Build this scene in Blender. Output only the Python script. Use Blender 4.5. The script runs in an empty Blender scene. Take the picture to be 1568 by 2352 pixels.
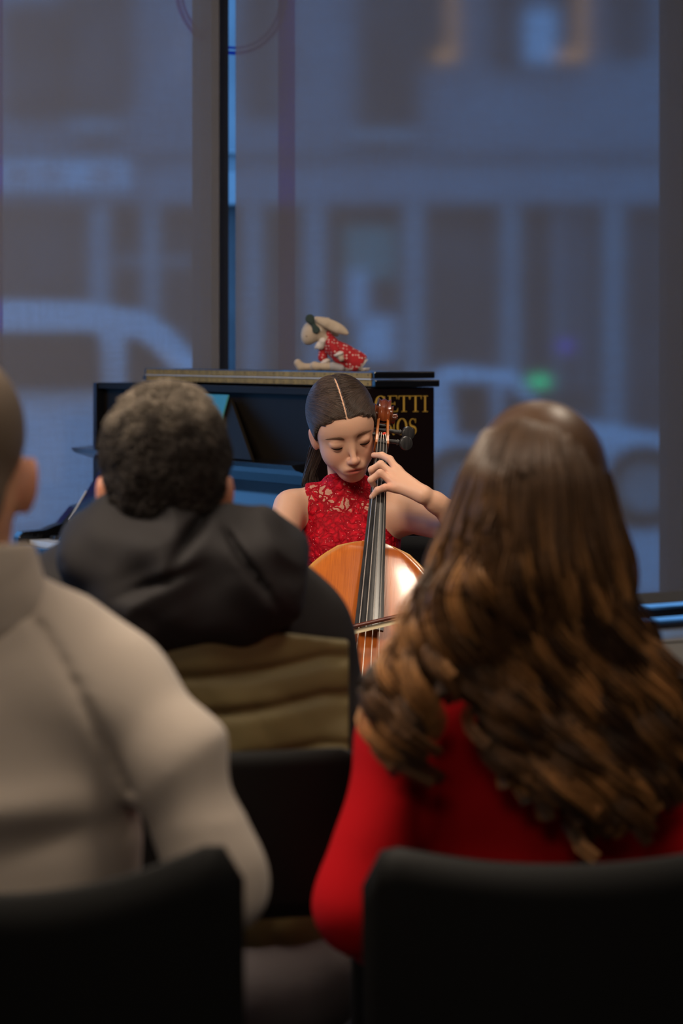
import bpy, math, numpy as np
from mathutils import Vector, Matrix
rng = np.random.default_rng(7)
R = math.radians
F = 5553.0; CAMZ = 1.37; HOR = 800.0
# ---------------------------------------------------------------- camera / world / lights
C = bpy.context.scene.collection
cam = bpy.data.cameras.new('camera'); camo = bpy.data.objects.new('camera', cam); C.objects.link(camo)
camo.location = (0, 0, CAMZ); camo.rotation_euler = (R(90), 0, 0)
cam.sensor_fit = 'AUTO'; cam.sensor_width = 36; cam.lens = F/2352*36
cam.shift_y = -(1176-HOR)/2352; cam.clip_end = 200; cam.clip_start = .05
cam.dof.use_dof = True; cam.dof.focus_distance = 5.4; cam.dof.aperture_fstop = 4.6
bpy.context.scene.camera = camo
vs = bpy.context.scene.view_settings
vs.view_transform = 'Standard'; vs.look = 'None'; vs.gamma = 1; vs.exposure = 0.0; vs.use_curve_mapping = False
world = bpy.data.worlds.new('world'); bpy.context.scene.world = world; world.use_nodes = True
bg = world.node_tree.nodes['Background']
bg.inputs[0].default_value = (.13, .38, .80, 1); bg.inputs[1].default_value = 2.7

def P(px, py, Y):
    return np.array([(px-784)/F*Y, Y, CAMZ-(py-HOR)/F*Y])

def area(name, loc, target, size, power, color, size_y=None):
    l = bpy.data.lights.new(name, 'AREA'); l.energy = power; l.color = color; l.size = size
    if size_y: l.shape = 'RECTANGLE'; l.size_y = size_y
    o = bpy.data.objects.new(name, l); C.objects.link(o); o.location = loc
    o.rotation_euler = (Vector(target)-Vector(loc)).to_track_quat('-Z', 'Y').to_euler(); return o
WARM = (1, .84, .66)
area('ceiling_and_fill_lamp', (-1.3, 3.0, 3.15), (-.1, 5.3, 1.0), .8, 94, WARM)
area('ceiling_and_fill_lamp', (1.1, 4.5, 3.18), (.6, 5.2, 0.7), .35, 30, WARM)
area('ceiling_and_fill_lamp', (.35, 6.2, 3.18), (.2, 6.2, 0), .5, 8, WARM)
area('ceiling_and_fill_lamp', (-.9, 2.3, 3.18), (-.4, 2.6, 0), .9, 44, WARM)
area('ceiling_and_fill_lamp', (1.0, 2.0, 3.18), (.5, 2.75, 0.8), .8, 25, WARM)
area('ceiling_and_fill_lamp', (-1.9, 5.3, 3.18), (.1, 9.2, 0.6), .7, 46, (1, .86, .76))  # added fill light that brightens the blinds
area('ceiling_and_fill_lamp', (3.3, 6.6, 3.18), (1.6, 9.9, 0.6), .7, 26, (1, .86, .76))  # second added fill, aimed at the far end of the right blind
area('ceiling_and_fill_lamp', (-.4, -.9, 3.15), (-.2, 3.0, 0.6), 1.0, 30, WARM)  # added fill from behind the camera for the backs of the audience

# ---------------------------------------------------------------- material helpers
def new_mat(name):
    m = bpy.data.materials.new(name); m.use_nodes = True
    return m, m.node_tree.nodes, m.node_tree.links, m.node_tree.nodes['Principled BSDF']
def mat(name, col, rough=.6, metal=0, spec=.5, coat=0, col2=None, nscale=8, bump=0, bscale=60, sheen=0, sss=0, nstretch=None, attr=None, emit=None, detail=4):
    m, N, L, B = new_mat(name)
    B.inputs['Base Color'].default_value = (*col, 1); B.inputs['Roughness'].default_value = rough
    B.inputs['Metallic'].default_value = metal; B.inputs['Specular IOR Level'].default_value = spec
    B.inputs['Coat Weight'].default_value = coat; B.inputs['Coat Roughness'].default_value = .04
    if sheen: B.inputs['Sheen Weight'].default_value = sheen; B.inputs['Sheen Roughness'].default_value = .5
    if sss:
        B.inputs['Subsurface Weight'].default_value = sss; B.inputs['Subsurface Radius'].default_value = (.012, .004, .002); B.inputs['Subsurface Scale'].default_value = 1
    if emit: B.inputs['Emission Color'].default_value = (*emit[0], 1); B.inputs['Emission Strength'].default_value = emit[1]
    tc = N.new('ShaderNodeTexCoord'); mp = N.new('ShaderNodeMapping'); L.new(tc.outputs['Object'], mp.inputs[0])
    if nstretch: mp.inputs['Scale'].default_value = nstretch
    if col2 or attr:
        n = N.new('ShaderNodeTexNoise'); n.inputs['Scale'].default_value = nscale; n.inputs['Detail'].default_value = detail
        L.new(mp.outputs[0], n.inputs['Vector'])
        r = N.new('ShaderNodeValToRGB'); r.color_ramp.elements[0].position = .35; r.color_ramp.elements[1].position = .65
        L.new(n.outputs[0], r.inputs[0])
        if attr:
            a = N.new('ShaderNodeAttribute'); a.attribute_name = attr
            mx = N.new('ShaderNodeMix'); mx.data_type = 'RGBA'; mx.blend_type = 'MULTIPLY'; mx.inputs[0].default_value = 1
            c2 = col2 or (1, 1, 1)
            r.color_ramp.elements[0].color = (1, 1, 1, 1); r.color_ramp.elements[1].color = (*c2, 1)
            L.new(a.outputs['Color'], mx.inputs[6]); L.new(r.outputs[0], mx.inputs[7]); L.new(mx.outputs[2], B.inputs['Base Color'])
        else:
            r.color_ramp.elements[0].color = (*col, 1); r.color_ramp.elements[1].color = (*col2, 1)
            L.new(r.outputs[0], B.inputs['Base Color'])
    if bump:
        n = N.new('ShaderNodeTexNoise'); n.inputs['Scale'].default_value = bscale; n.inputs['Detail'].default_value = 5
        L.new(mp.outputs[0], n.inputs['Vector'])
        b = N.new('ShaderNodeBump'); b.inputs['Strength'].default_value = bump; b.inputs['Distance'].default_value = .004
        L.new(n.outputs[0], b.inputs['Height']); L.new(b.outputs[0], B.inputs['Normal'])
    return m

# ---------------------------------------------------------------- object helpers
def link(o, parent=None):
    C.objects.link(o)
    if parent is not None:
        o.parent = parent; o.matrix_parent_inverse = Matrix.Identity(4)
    return o
def tag(o, label=None, cat=None, group=None, kind=None):
    if label: o['label'] = label
    if cat: o['category'] = cat
    if group: o['group'] = group
    if kind: o['kind'] = kind
    return o
def thing(name, label, cat, loc=(0, 0, 0), rotz=0, group=None):
    o = bpy.data.objects.new(name, None); o.empty_display_size = .1; C.objects.link(o)
    o.location = [float(v) for v in loc]; o.rotation_euler = (0, 0, rotz); return tag(o, label, cat, group)
def mesh_obj(name, V, Fc, m, parent=None, smooth=True, col=None):
    """V,Fc in the parent's local frame (world when no parent)"""
    me = bpy.data.meshes.new(name)
    V = np.asarray(V, float)
    me.from_pydata(V.tolist(), [], [tuple(int(i) for i in f) for f in Fc]) if not isinstance(Fc, np.ndarray) else fast(me, V, Fc)
    me.update()
    if smooth: me.polygons.foreach_set('use_smooth', np.ones(len(me.polygons), bool))
    if col is not None:
        a = me.color_attributes.new('Col', 'FLOAT_COLOR', 'POINT')
        c = np.ones((len(V), 4), np.float32); c[:, :3] = col; a.data.foreach_set('color', c.ravel())
    me.materials.append(m)
    return link(bpy.data.objects.new(name, me), parent)
def fast(me, V, Fc):
    n = len(Fc); k = Fc.shape[1]
    me.vertices.add(len(V)); me.vertices.foreach_set('co', V.astype(np.float32).ravel())
    me.loops.add(n*k); me.loops.foreach_set('vertex_index', Fc.astype(np.int32).ravel())
    me.polygons.add(n); me.polygons.foreach_set('loop_start', np.arange(0, n*k, k, dtype=np.int32)); me.polygons.foreach_set('loop_total', np.full(n, k, np.int32))
    me.update(calc_edges=True); me.validate()
def to_local(parent, V):
    """world points -> local of a thing (location + z rotation)"""
    if parent is None: return V
    o = parent; M = Matrix.Identity(4)
    while o is not None:
        M = Matrix.Translation(o.location) @ o.rotation_euler.to_matrix().to_4x4() @ M; o = o.parent
    Mi = np.array(M.inverted())
    return np.asarray(V) @ Mi[:3, :3].T + Mi[:3, 3]

class MB:
    def __init__(s): s.V = []; s.F = []
    def add(s, V, Fc):
        b = len(s.V); s.V += [tuple(map(float, v)) for v in V]; s.F += [tuple(i+b for i in f) for f in Fc]; return s
    def box(s, lo, hi, M=None):
        x0, y0, z0 = lo; x1, y1, z1 = hi
        V = [(x0, y0, z0), (x1, y0, z0), (x1, y1, z0), (x0, y1, z0), (x0, y0, z1), (x1, y0, z1), (x1, y1, z1), (x0, y1, z1)]
        if M is not None: V = [tuple(M @ Vector(v)) for v in V]
        return s.add(V, [(0, 3, 2, 1), (4, 5, 6, 7), (0, 1, 5, 4), (1, 2, 6, 5), (2, 3, 7, 6), (3, 0, 4, 7)])
    def prism(s, poly, a, b, M=None):
        """poly of 2d points extruded between offset vectors a,b; poly given as 3d points"""
        n = len(poly); V = [np.array(p)+np.array(a) for p in poly]+[np.array(p)+np.array(b) for p in poly]
        return s.add(V, [tuple(range(n-1, -1, -1)), tuple(range(n, 2*n))]+[(i, (i+1) % n, (i+1) % n+n, i+n) for i in range(n)])
    def tube(s, pts, r, seg=10, cap=True, flat=1.0, up=(0, 0, 1)):
        pts = [np.array(p, float) for p in pts]; n = len(pts)
        if np.isscalar(r): r = [r]*n
        V = []; up = np.array(up, float)
        for i, p in enumerate(pts):
            t = pts[min(i+1, n-1)]-pts[max(i-1, 0)]; t /= np.linalg.norm(t)+1e-9
            a = np.cross(t, up)
            if np.linalg.norm(a) < 1e-3: a = np.cross(t, (1, 0, 0.1))
            a /= np.linalg.norm(a); b = np.cross(a, t)
            for k in range(seg):
                th = 2*math.pi*k/seg; V.append(p+r[i]*(math.cos(th)*a+math.sin(th)*flat*b))
        Fc = [(i*seg+k, i*seg+(k+1) % seg, (i+1)*seg+(k+1) % seg, (i+1)*seg+k) for i in range(n-1) for k in range(seg)]
        if cap: Fc += [tuple(range(seg-1, -1, -1)), tuple((n-1)*seg+k for k in range(seg))]
        return s.add(V, Fc)
    def build(s, name, m, parent=None, smooth=False, bevel=0, world=False, seg=2):
        V = np.array(s.V)
        if world: V = to_local(parent, V)
        o = mesh_obj(name, V, s.F, m, parent, smooth)
        if bevel:
            bm = o.modifiers.new('b', 'BEVEL'); bm.width = bevel; bm.segments = seg; bm.limit_method = 'ANGLE'
        if smooth:
            try: o.data.set_sharp_from_angle(angle=R(40))
            except Exception: pass
        return o

# ---------------------------------------------------------------- signed distance sculpting
def rx(a): a = R(a); c, s = math.cos(a), math.sin(a); return np.array([[1, 0, 0], [0, c, -s], [0, s, c]])
def ry(a): a = R(a); c, s = math.cos(a), math.sin(a); return np.array([[c, 0, s], [0, 1, 0], [-s, 0, c]])
def rz(a): a = R(a); c, s = math.cos(a), math.sin(a); return np.array([[c, -s, 0], [s, c, 0], [0, 0, 1]])
def spaced(lo, hi, coarse, fine=None):
    """axis coordinates: fine = list of (a,b,step) intervals"""
    xs = [lo]; x = lo
    while x < hi:
        st = coarse
        for a, b, f in (fine or []):
            if a-coarse*1.0 <= x <= b: st = min(st, f)
        x += st; xs.append(x)
    return np.array(xs)
class SDF:
    def __init__(s, lo, hi, step, fine=None):
        fine = fine or [None]*3
        s.ax = [spaced(lo[i], hi[i], step, fine[i]) for i in range(3)]
        s.d = np.full([len(a) for a in s.ax], .5, np.float32); s.R = np.eye(3); s.o = np.zeros(3); s.inf = 0.; s.sc = 1.
    def frame(s, o=(0, 0, 0), Rm=None, sc=1.):
        s.o = np.array(o, float); s.R = np.eye(3) if Rm is None else Rm; s.sc = sc
    def _sub(s, lo, hi, pad):
        sl = []
        for i in range(3):
            a = np.searchsorted(s.ax[i], lo[i]-pad); b = np.searchsorted(s.ax[i], hi[i]+pad)
            if b-a < 1: return None
            sl.append(slice(a, b))
        X, Y, Z = np.meshgrid(s.ax[0][sl[0]], s.ax[1][sl[1]], s.ax[2][sl[2]], indexing='ij', sparse=True)
        X = X.astype(np.float32)-s.o[0]; Y = Y.astype(np.float32)-s.o[1]; Z = Z.astype(np.float32)-s.o[2]
        Rt = s.R/s.sc
        return tuple(sl), [(Rt[0, i]*X+Rt[1, i]*Y+Rt[2, i]*Z).astype(np.float32) for i in range(3)]
    def _mix(s, sl, d, k, op):
        A = s.d[sl]; d = d*s.sc
        if op == 'u':
            h = np.maximum(k-np.abs(A-d), 0)/k; s.d[sl] = np.minimum(A, d)-h*h*k*.25
        elif op == 's':
            h = np.maximum(k-np.abs(A+d), 0)/k; s.d[sl] = np.maximum(A, -d)+h*h*k*.25
    def ell(s, c, r, k=.02, Rl=None, op='u'):
        c = np.array(c, float); r = np.array([r]*3 if np.isscalar(r) else r, float)+s.inf*(1 if op == 'u' else 0)/s.sc
        w = s.R @ (c*s.sc)+s.o; rm = r.max()*s.sc
        q = s._sub(w-rm, w+rm, max(k*1.5, .03))
        if q is None: return
        sl, (X, Y, Z) = q; X = X-c[0]; Y = Y-c[1]; Z = Z-c[2]
        if Rl is not None: X, Y, Z = [Rl[0, i]*X+Rl[1, i]*Y+Rl[2, i]*Z for i in range(3)]
        k0 = np.sqrt((X/r[0])**2+(Y/r[1])**2+(Z/r[2])**2)+1e-6
        k1 = np.sqrt((X/r[0]**2)**2+(Y/r[1]**2)**2+(Z/r[2]**2)**2)+1e-6
        s._mix(sl, (k0*(k0-1)/k1).astype(np.float32), k, op)
    def cone(s, a, b, ra, rb, k=.02, op='u', flat=None):
        """capsule with two radii"""
        a = np.array(a, float); b = np.array(b, float); ra = ra+s.inf/s.sc; rb = rb+s.inf/s.sc
        wa = s.R @ (a*s.sc)+s.o; wb = s.R @ (b*s.sc)+s.o; rm = max(ra, rb)*s.sc
        q = s._sub(np.minimum(wa, wb)-rm, np.maximum(wa, wb)+rm, max(k*1.5, .03))
        if q is None: return
        sl, (X, Y, Z) = q; ab = b-a; L2 = (ab**2).sum()+1e-9
        X = X-a[0]; Y = Y-a[1]; Z = Z-a[2]
        t = np.clip((X*ab[0]+Y*ab[1]+Z*ab[2])/L2, 0, 1)
        d = np.sqrt((X-t*ab[0])**2+(Y-t*ab[1])**2+(Z-t*ab[2])**2)-(ra+(rb-ra)*t)
        s._mix(sl, d.astype(np.float32), k, op)
    def chain(s, pts, rs, k=.02):
        for i in range(len(pts)-1): s.cone(pts[i], pts[i+1], rs[i], rs[i+1], k)
    def grid(s): return np.meshgrid(*[a.astype(np.float32) for a in s.ax], indexing='ij', sparse=True)
    def clip(s, fn):
        X, Y, Z = s.grid(); s.d = np.maximum(s.d, fn(X, Y, Z)).astype(np.float32)
    def disp(s, fn):
        X, Y, Z = s.grid(); s.d = (s.d-fn(X, Y, Z)).astype(np.float32)
    def mesh(s):
        d = s.d; neg = d < 0; nx, ny, nz = d.shape
        cnt = np.zeros((nx-1, ny-1, nz-1), np.uint8)
        for i in (0, 1):
            for j in (0, 1):
                for k in (0, 1): cnt += neg[i:nx-1+i, j:ny-1+j, k:nz-1+k]
        act = (cnt > 0) & (cnt < 8); I = np.argwhere(act); idx = np.full(act.shape, -1, np.int32); idx[act] = np.arange(len(I))
        acc = np.zeros((len(I), 3)); n = np.zeros(len(I))
        G = s.ax; corners = [(i, j, k) for i in (0, 1) for j in (0, 1) for k in (0, 1)]
        val = {c: d[I[:, 0]+c[0], I[:, 1]+c[1], I[:, 2]+c[2]] for c in corners}
        for c in corners:
            for ax in range(3):
                if c[ax]: continue
                e = list(c); e[ax] = 1; e = tuple(e); a = val[c]; b = val[e]; m = (a < 0) != (b < 0)
                t = np.where(m, a/(a-b+1e-12), 0)
                p0 = np.stack([G[q][I[:, q]+c[q]] for q in range(3)], 1); p1 = np.stack([G[q][I[:, q]+e[q]] for q in range(3)], 1)
                acc += np.where(m[:, None], p0+(p1-p0)*t[:, None], 0); n += m
        V = acc/n[:, None]; Q = []
        for ax in range(3):
            sl0 = [slice(1, -1)]*3; sl1 = [slice(1, -1)]*3
            sl0[ax] = slice(0, -1); sl1[ax] = slice(1, None)
            a = neg[tuple(sl0)]; b = neg[tuple(sl1)]; ed = np.argwhere(a != b); off = np.array([1, 1, 1]); off[ax] = 0; ed = ed+off
            fl = neg[ed[:, 0], ed[:, 1], ed[:, 2]]
            u, v = (ax+1) % 3, (ax+2) % 3
            du = np.zeros(3, int); du[u] = 1; dv = np.zeros(3, int); dv[v] = 1
            q = [ed-du-dv, ed-dv, ed, ed-du]
            q = np.stack([idx[c[:, 0], c[:, 1], c[:, 2]] for c in q], 1)
            q[~fl] = q[~fl][:, ::-1]; Q.append(q)
        Q = np.concatenate(Q); Q = Q[(Q >= 0).all(1)]
        return V, Q
    def build(s, name, m, parent=None, colfn=None, world=True, smooth_it=0, vfn=None):
        V, Q = s.mesh()
        col = colfn(V) if colfn else None
        if vfn: V = vfn(V)
        if world and parent is not None: V = to_local(parent, V)
        return mesh_obj(name, V, Q, m, parent, True, col)
def vnoise(X, Y, Z, seed=0):
    """smooth value noise -1..1"""
    X, Y, Z = np.broadcast_arrays(X, Y, Z)
    xi, yi, zi = [np.floor(a).astype(np.int64) for a in (X, Y, Z)]; fx, fy, fz = X-xi, Y-yi, Z-zi
    fx, fy, fz = [a*a*(3-2*a) for a in (fx, fy, fz)]
    def h(a, b, c):
        n = (a*374761393+b*668265263+c*2147483647+seed*974634777) & 0xffffffff
        n = ((n ^ (n >> 13))*1274126177) & 0xffffffff; return ((n ^ (n >> 16)) & 0xffff)/32767.5-1
    r = 0
    for i, wx in ((0, 1-fx), (1, fx)):
        for j, wy in ((0, 1-fy), (1, fy)):
            for k, wz in ((0, 1-fz), (1, fz)): r = r+h(xi+i, yi+j, zi+k)*wx*wy*wz
    return r
def strands(name, paths, r0, r1, cols, m, parent):
    """paths (N,S,3) world; one mesh of tapered 3-sided strands"""
    N, S, _ = paths.shape
    T = np.gradient(paths, axis=1); T /= np.linalg.norm(T, axis=2, keepdims=True)+1e-9
    A = np.cross(T, np.array([.13, .35, .92])); A /= np.linalg.norm(A, axis=2, keepdims=True)+1e-9; B = np.cross(T, A)
    r = (np.asarray(r0).reshape(-1, 1)*np.ones((N, 1)))*(1-np.linspace(0, 1, S)**3*(1-r1))[None]
    V = np.stack([paths+r[..., None]*(math.cos(a)*A+math.sin(a)*B) for a in (0, 2.094, 4.189)], 2).reshape(-1, 3)
    base = (np.arange(N)[:, None]*S+np.arange(S-1)[None]).ravel()*3
    Q = np.concatenate([np.stack([base+k, base+(k+1) % 3, base+3+(k+1) % 3, base+3+k], 1) for k in range(3)])
    c = np.repeat(cols, S*3, axis=0) if cols.ndim == 2 else np.repeat(cols.reshape(-1, 3), 3, axis=0)
    return mesh_obj(name, to_local(parent, V), Q, m, parent, True, c)

# ---------------------------------------------------------------- materials
M = {}
M['black_gloss'] = mat('black_gloss', (.004, .004, .005), .09, spec=.42, coat=.1)
M['piano_side'] = mat('piano_side', (.006, .003, .003), .16, spec=.3)
M['piano_panel'] = mat('piano_panel', (.010, .007, .0045), .55, spec=.08, col2=(.012, .009, .006), nscale=5, nstretch=(1, 1, .1))
M['black_plastic'] = mat('black_plastic', (.0035, .0033, .0033), .6, spec=.18, bump=.1, bscale=300)
M['black_metal'] = mat('black_metal', (.02, .02, .02), .35, metal=.6)
M['brass'] = mat('brass', (.42, .26, .07), .55, metal=.25, spec=.2, col2=(.27, .17, .05), nscale=14, nstretch=(4, 1, 1))
M['brass_dark'] = mat('brass_dark', (.05, .035, .01), .5, metal=.6)
M['steel'] = mat('steel', (.75, .72, .68), .25, metal=1)
M['gold_letters'] = mat('gold_letters', (.50, .30, .045), .5, metal=.2)
M['ivory'] = mat('ivory', (.75, .7, .62), .3)
M['ebony'] = mat('ebony', (.012, .011, .012), .28, spec=.5, col2=(.03, .029, .03), nscale=20, nstretch=(8, 1, 1))
M['string'] = mat('string', (.75, .68, .6), .3, metal=.9)
M['bridge'] = mat('bridge', (.55, .33, .16), .45)
M['bow_stick'] = mat('bow_stick', (.10, .022, .012), .25, coat=.4)
M['bow_hair'] = mat('bow_hair', (.75, .62, .4), .5, bump=.3, bscale=400, nstretch=(.05, 1, 1))
M['floor'] = mat('floor', (.05, .045, .042), .5, col2=(.065, .058, .052), nscale=3)
M['plaster'] = mat('plaster', (.28, .26, .24), .9, bump=.05)
M['ceiling'] = mat('ceiling', (.32, .30, .28), .9, bump=.05)
M['frame'] = mat('frame', (.022, .022, .026), .6, spec=.25)
M['hem'] = mat('hem', (.13, .125, .12), .6)
M['radiator'] = mat('radiator', (.42, .40, .37), .5)
m_, N_, L_, B_ = new_mat('blue_decal'); t_ = N_.new('ShaderNodeBsdfTransparent'); t_.inputs[0].default_value = (.22, .30, .72, 1); L_.new(t_.outputs[0], N_['Material Output'].inputs[0]); M['blue_decal'] = m_
M['asphalt'] = mat('asphalt', (.34, .34, .34), .9, col2=(.42, .42, .42), nscale=3)
M['stone'] = mat('stone', (.50, .49, .48), .9, col2=(.42, .41, .41), nscale=1.2)
M['stone_dark'] = mat('stone_dark', (.30, .29, .30), .9, col2=(.36, .35, .36), nscale=1.5)
M['shop_dark'] = mat('shop_dark', (.10, .085, .085), .8, spec=.1, col2=(.15, .13, .13), nscale=1.0)
M['shutter_green'] = mat('shutter_green', (.16, .3, .25), .6)
M['sign_white'] = mat('sign_white', (.75, .75, .75), .5)
M['brown_sign'] = mat('brown_sign', (.4, .12, .06), .6)
M['car_white'] = mat('car_white', (.8, .8, .8), .4, coat=.1)
M['car_glass'] = mat('car_glass', (.03, .03, .035), .5, spec=.1)
M['tyre'] = mat('tyre', (.02, .02, .02), .8)
M['amber'] = mat('amber', (.6, .3, .1), .5, emit=((1, .42, .12), 1.0))
M['green_light'] = mat('green_light', (.0, .5, .2), .5, emit=((.0, 1, .35), 2.6))
M['violet_light'] = mat('violet_light', (.1, .05, .5), .5, emit=((.15, .08, 1), 1.3))
M['beige_felt'] = mat('beige_felt', (.42, .33, .245), .95, sheen=.2, bump=.15, bscale=300)
M['green_bow'] = mat('green_bow', (.02, .035, .03), .9, bump=.3, bscale=400, nstretch=(1, 1, .2))
M['lace_white'] = mat('lace_white', (.62, .55, .5), .9, bump=.8, bscale=250)
M['grey_cloth'] = mat('grey_cloth', (.3, .28, .28), .9)
M['grey_sweat'] = mat('grey_sweat', (.43, .36, .305), .95, sheen=.15, bump=.12, bscale=350)
M['jacket_black'] = mat('jacket_black', (.0155, .0135, .0145), .75, spec=.2, bump=.12, bscale=200)
M['olive'] = mat('olive', (.15, .115, .045), .6, spec=.35, bump=.15, bscale=60)
M['red_knit'] = mat('red_knit', (.34, .003, .006), .95, spec=.1, bump=.25, bscale=350)
M['trousers'] = mat('trousers', (.17, .15, .155), .9, bump=.2, bscale=200)
M['jeans'] = mat('jeans', (.03, .04, .07), .9)
M['shoe'] = mat('shoe', (.02, .018, .016), .5)
M['skin'] = mat('skin', (.6, .4, .3), .48, spec=.35, sss=.15, attr='Col', bump=.05, bscale=250)
M['hair'] = mat('hair', (.1, .05, .03), .42, spec=.45, attr='Col')
M['hair_dry'] = mat('hair_dry', (.1, .05, .03), .7, spec=.2, attr='Col')
M['teal_book'] = mat('teal_book', (.02, .16, .17), .4)
M['paper'] = mat('paper', (.6, .57, .5), .8)
M['lash'] = mat('lash', (.012, .006, .004), .9, spec=.05)
M['red_bead'] = mat('red_bead', (.8, .05, .02), .4)

def blind_material():
    """woven sunscreen: diffuse threads plus open weave that lets a softly scattered view through"""
    m, N, L, B = new_mat('screen_fabric')
    B.inputs['Base Color'].default_value = (.27, .26, .275, 1); B.inputs['Roughness'].default_value = .9; B.inputs['Specular IOR Level'].default_value = .05
    tc = N.new('ShaderNodeTexCoord'); out = N['Material Output']
    n1 = N.new('ShaderNodeTexNoise'); n1.inputs['Scale'].default_value = 1.0; n1.inputs['Detail'].default_value = 2
    mp = N.new('ShaderNodeMapping'); mp.inputs['Scale'].default_value = (90, 90, 9); L.new(tc.outputs['Object'], mp.inputs[0]); L.new(mp.outputs[0], n1.inputs['Vector'])
    n2 = N.new('ShaderNodeTexNoise'); n2.inputs['Scale'].default_value = 1.0; mp2 = N.new('ShaderNodeMapping'); mp2.inputs['Scale'].default_value = (9, 9, 110)
    L.new(tc.outputs['Object'], mp2.inputs[0]); L.new(mp2.outputs[0], n2.inputs['Vector'])
    ad = N.new('ShaderNodeMath'); ad.operation = 'ADD'; L.new(n1.outputs[0], ad.inputs[0]); L.new(n2.outputs[0], ad.inputs[1])
    mr = N.new('ShaderNodeMapRange'); mr.inputs['From Min'].default_value = .7; mr.inputs['From Max'].default_value = 1.3; mr.inputs['To Min'].default_value = .475; mr.inputs['To Max'].default_value = .51
    L.new(ad.outputs[0], mr.inputs[0])
    t = N.new('ShaderNodeBsdfRefraction'); t.inputs['Color'].default_value = (.93, .95, 1, 1); t.inputs['Roughness'].default_value = .095; t.inputs['IOR'].default_value = 1.4
    mx = N.new('ShaderNodeMixShader'); L.new(mr.outputs[0], mx.inputs[0]); L.new(B.outputs[0], mx.inputs[1]); L.new(t.outputs[0], mx.inputs[2]); L.new(mx.outputs[0], out.inputs[0])
    return m
M['screen'] = blind_material()
def glass_material():
    m, N, L, B = new_mat('window_glass')
    t = N.new('ShaderNodeBsdfTransparent'); t.inputs[0].default_value = (.92, .96, 1, 1)
    g = N.new('ShaderNodeBsdfGlossy'); g.inputs['Roughness'].default_value = .02
    f = N.new('ShaderNodeFresnel'); f.inputs[0].default_value = 1.08; mx = N.new('ShaderNodeMixShader')
    L.new(f.outputs[0], mx.inputs[0]); L.new(t.outputs[0], mx.inputs[1]); L.new(g.outputs[0], mx.inputs[2]); L.new(mx.outputs[0], N['Material Output'].inputs[0])
    return m
M['glass'] = glass_material()
def lace_material():
    m, N, L, B = new_mat('red_lace')
    tc = N.new('ShaderNodeTexCoord')
    B.inputs['Roughness'].default_value = .7; B.inputs['Specular IOR Level'].default_value = .15
    warp = N.new('ShaderNodeTexNoise'); warp.inputs['Scale'].default_value = 28; warp.inputs['Detail'].default_value = 3; L.new(tc.outputs['Object'], warp.inputs['Vector'])
    va = N.new('ShaderNodeVectorMath'); va.operation = 'SCALE'; va.inputs['Scale'].default_value = .05; L.new(warp.outputs['Color'], va.inputs[0])
    vb = N.new('ShaderNodeVectorMath'); vb.operation = 'ADD'; L.new(tc.outputs['Object'], vb.inputs[0]); L.new(va.outputs[0], vb.inputs[1])
    vo = N.new('ShaderNodeTexVoronoi'); vo.feature = 'DISTANCE_TO_EDGE'; vo.inputs['Scale'].default_value = 58; L.new(vb.outputs[0], vo.inputs['Vector'])
    vf = N.new('ShaderNodeTexVoronoi'); vf.feature = 'F1'; vf.inputs['Scale'].default_value = 60; L.new(vb.outputs[0], vf.inputs['Vector'])
    sep = N.new('ShaderNodeSeparateXYZ'); L.new(tc.outputs['Object'], sep.inputs[0])
    # openings of the net yoke: only above the seam across the chest
    yo = N.new('ShaderNodeMapRange'); yo.inputs['From Min'].default_value = 1.005; yo.inputs['From Max'].default_value = 1.012; L.new(sep.outputs['Z'], yo.inputs[0])
    yo2 = N.new('ShaderNodeMapRange'); yo2.inputs['From Min'].default_value = 1.066; yo2.inputs['From Max'].default_value = 1.074; yo2.inputs['To Min'].default_value = 1; yo2.inputs['To Max'].default_value = 0; L.new(sep.outputs['Z'], yo2.inputs[0])
    big = N.new('ShaderNodeTexNoise'); big.inputs['Scale'].default_value = 34; L.new(vb.outputs[0], big.inputs['Vector'])
    bm = N.new('ShaderNodeMath'); bm.operation = 'GREATER_THAN'; bm.inputs[1].default_value = .53; L.new(big.outputs[0], bm.inputs[0])
    gt = N.new('ShaderNodeMath'); gt.operation = 'GREATER_THAN'; gt.inputs[1].default_value = .12; L.new(vo.outputs['Distance'], gt.inputs[0])
    m1 = N.new('ShaderNodeMath'); m1.operation = 'MULTIPLY'; L.new(gt.outputs[0], m1.inputs[0]); L.new(yo.outputs[0], m1.inputs[1])
    m2 = N.new('ShaderNodeMath'); m2.operation = 'MULTIPLY'; L.new(m1.outputs[0], m2.inputs[0]); L.new(yo2.outputs[0], m2.inputs[1])
    m3 = N.new('ShaderNodeMath'); m3.operation = 'MULTIPLY'; L.new(m2.outputs[0], m3.inputs[0]); L.new(bm.outputs[0], m3.inputs[1])
    cr = N.new('ShaderNodeValToRGB'); cr.color_ramp.elements[0].color = (.24, .0, .006, 1); cr.color_ramp.elements[1].color = (.50, .002, .014, 1)
    cr.color_ramp.elements[0].position = .0; cr.color_ramp.elements[1].position = .3; L.new(vo.outputs['Distance'], cr.inputs[0])
    mx = N.new('ShaderNodeMix'); mx.data_type = 'RGBA'; L.new(m3.outputs[0], mx.inputs[0]); L.new(cr.outputs[0], mx.inputs[6]); mx.inputs[7].default_value = (.46, .22, .16, 1)
    # sequin glints painted as pale dots into the base colour
    vs_ = N.new('ShaderNodeTexVoronoi'); vs_.inputs['Scale'].default_value = 120; L.new(tc.outputs['Object'], vs_.inputs['Vector'])
    lt = N.new('ShaderNodeMath'); lt.operation = 'LESS_THAN'; lt.inputs[1].default_value = .11; L.new(vs_.outputs['Distance'], lt.inputs[0])
    mx2 = N.new('ShaderNodeMix'); mx2.data_type = 'RGBA'; L.new(lt.outputs[0], mx2.inputs[0]); L.new(mx.outputs[2], mx2.inputs[6]); mx2.inputs[7].default_value = (.9, .35, .35, 1)
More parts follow.
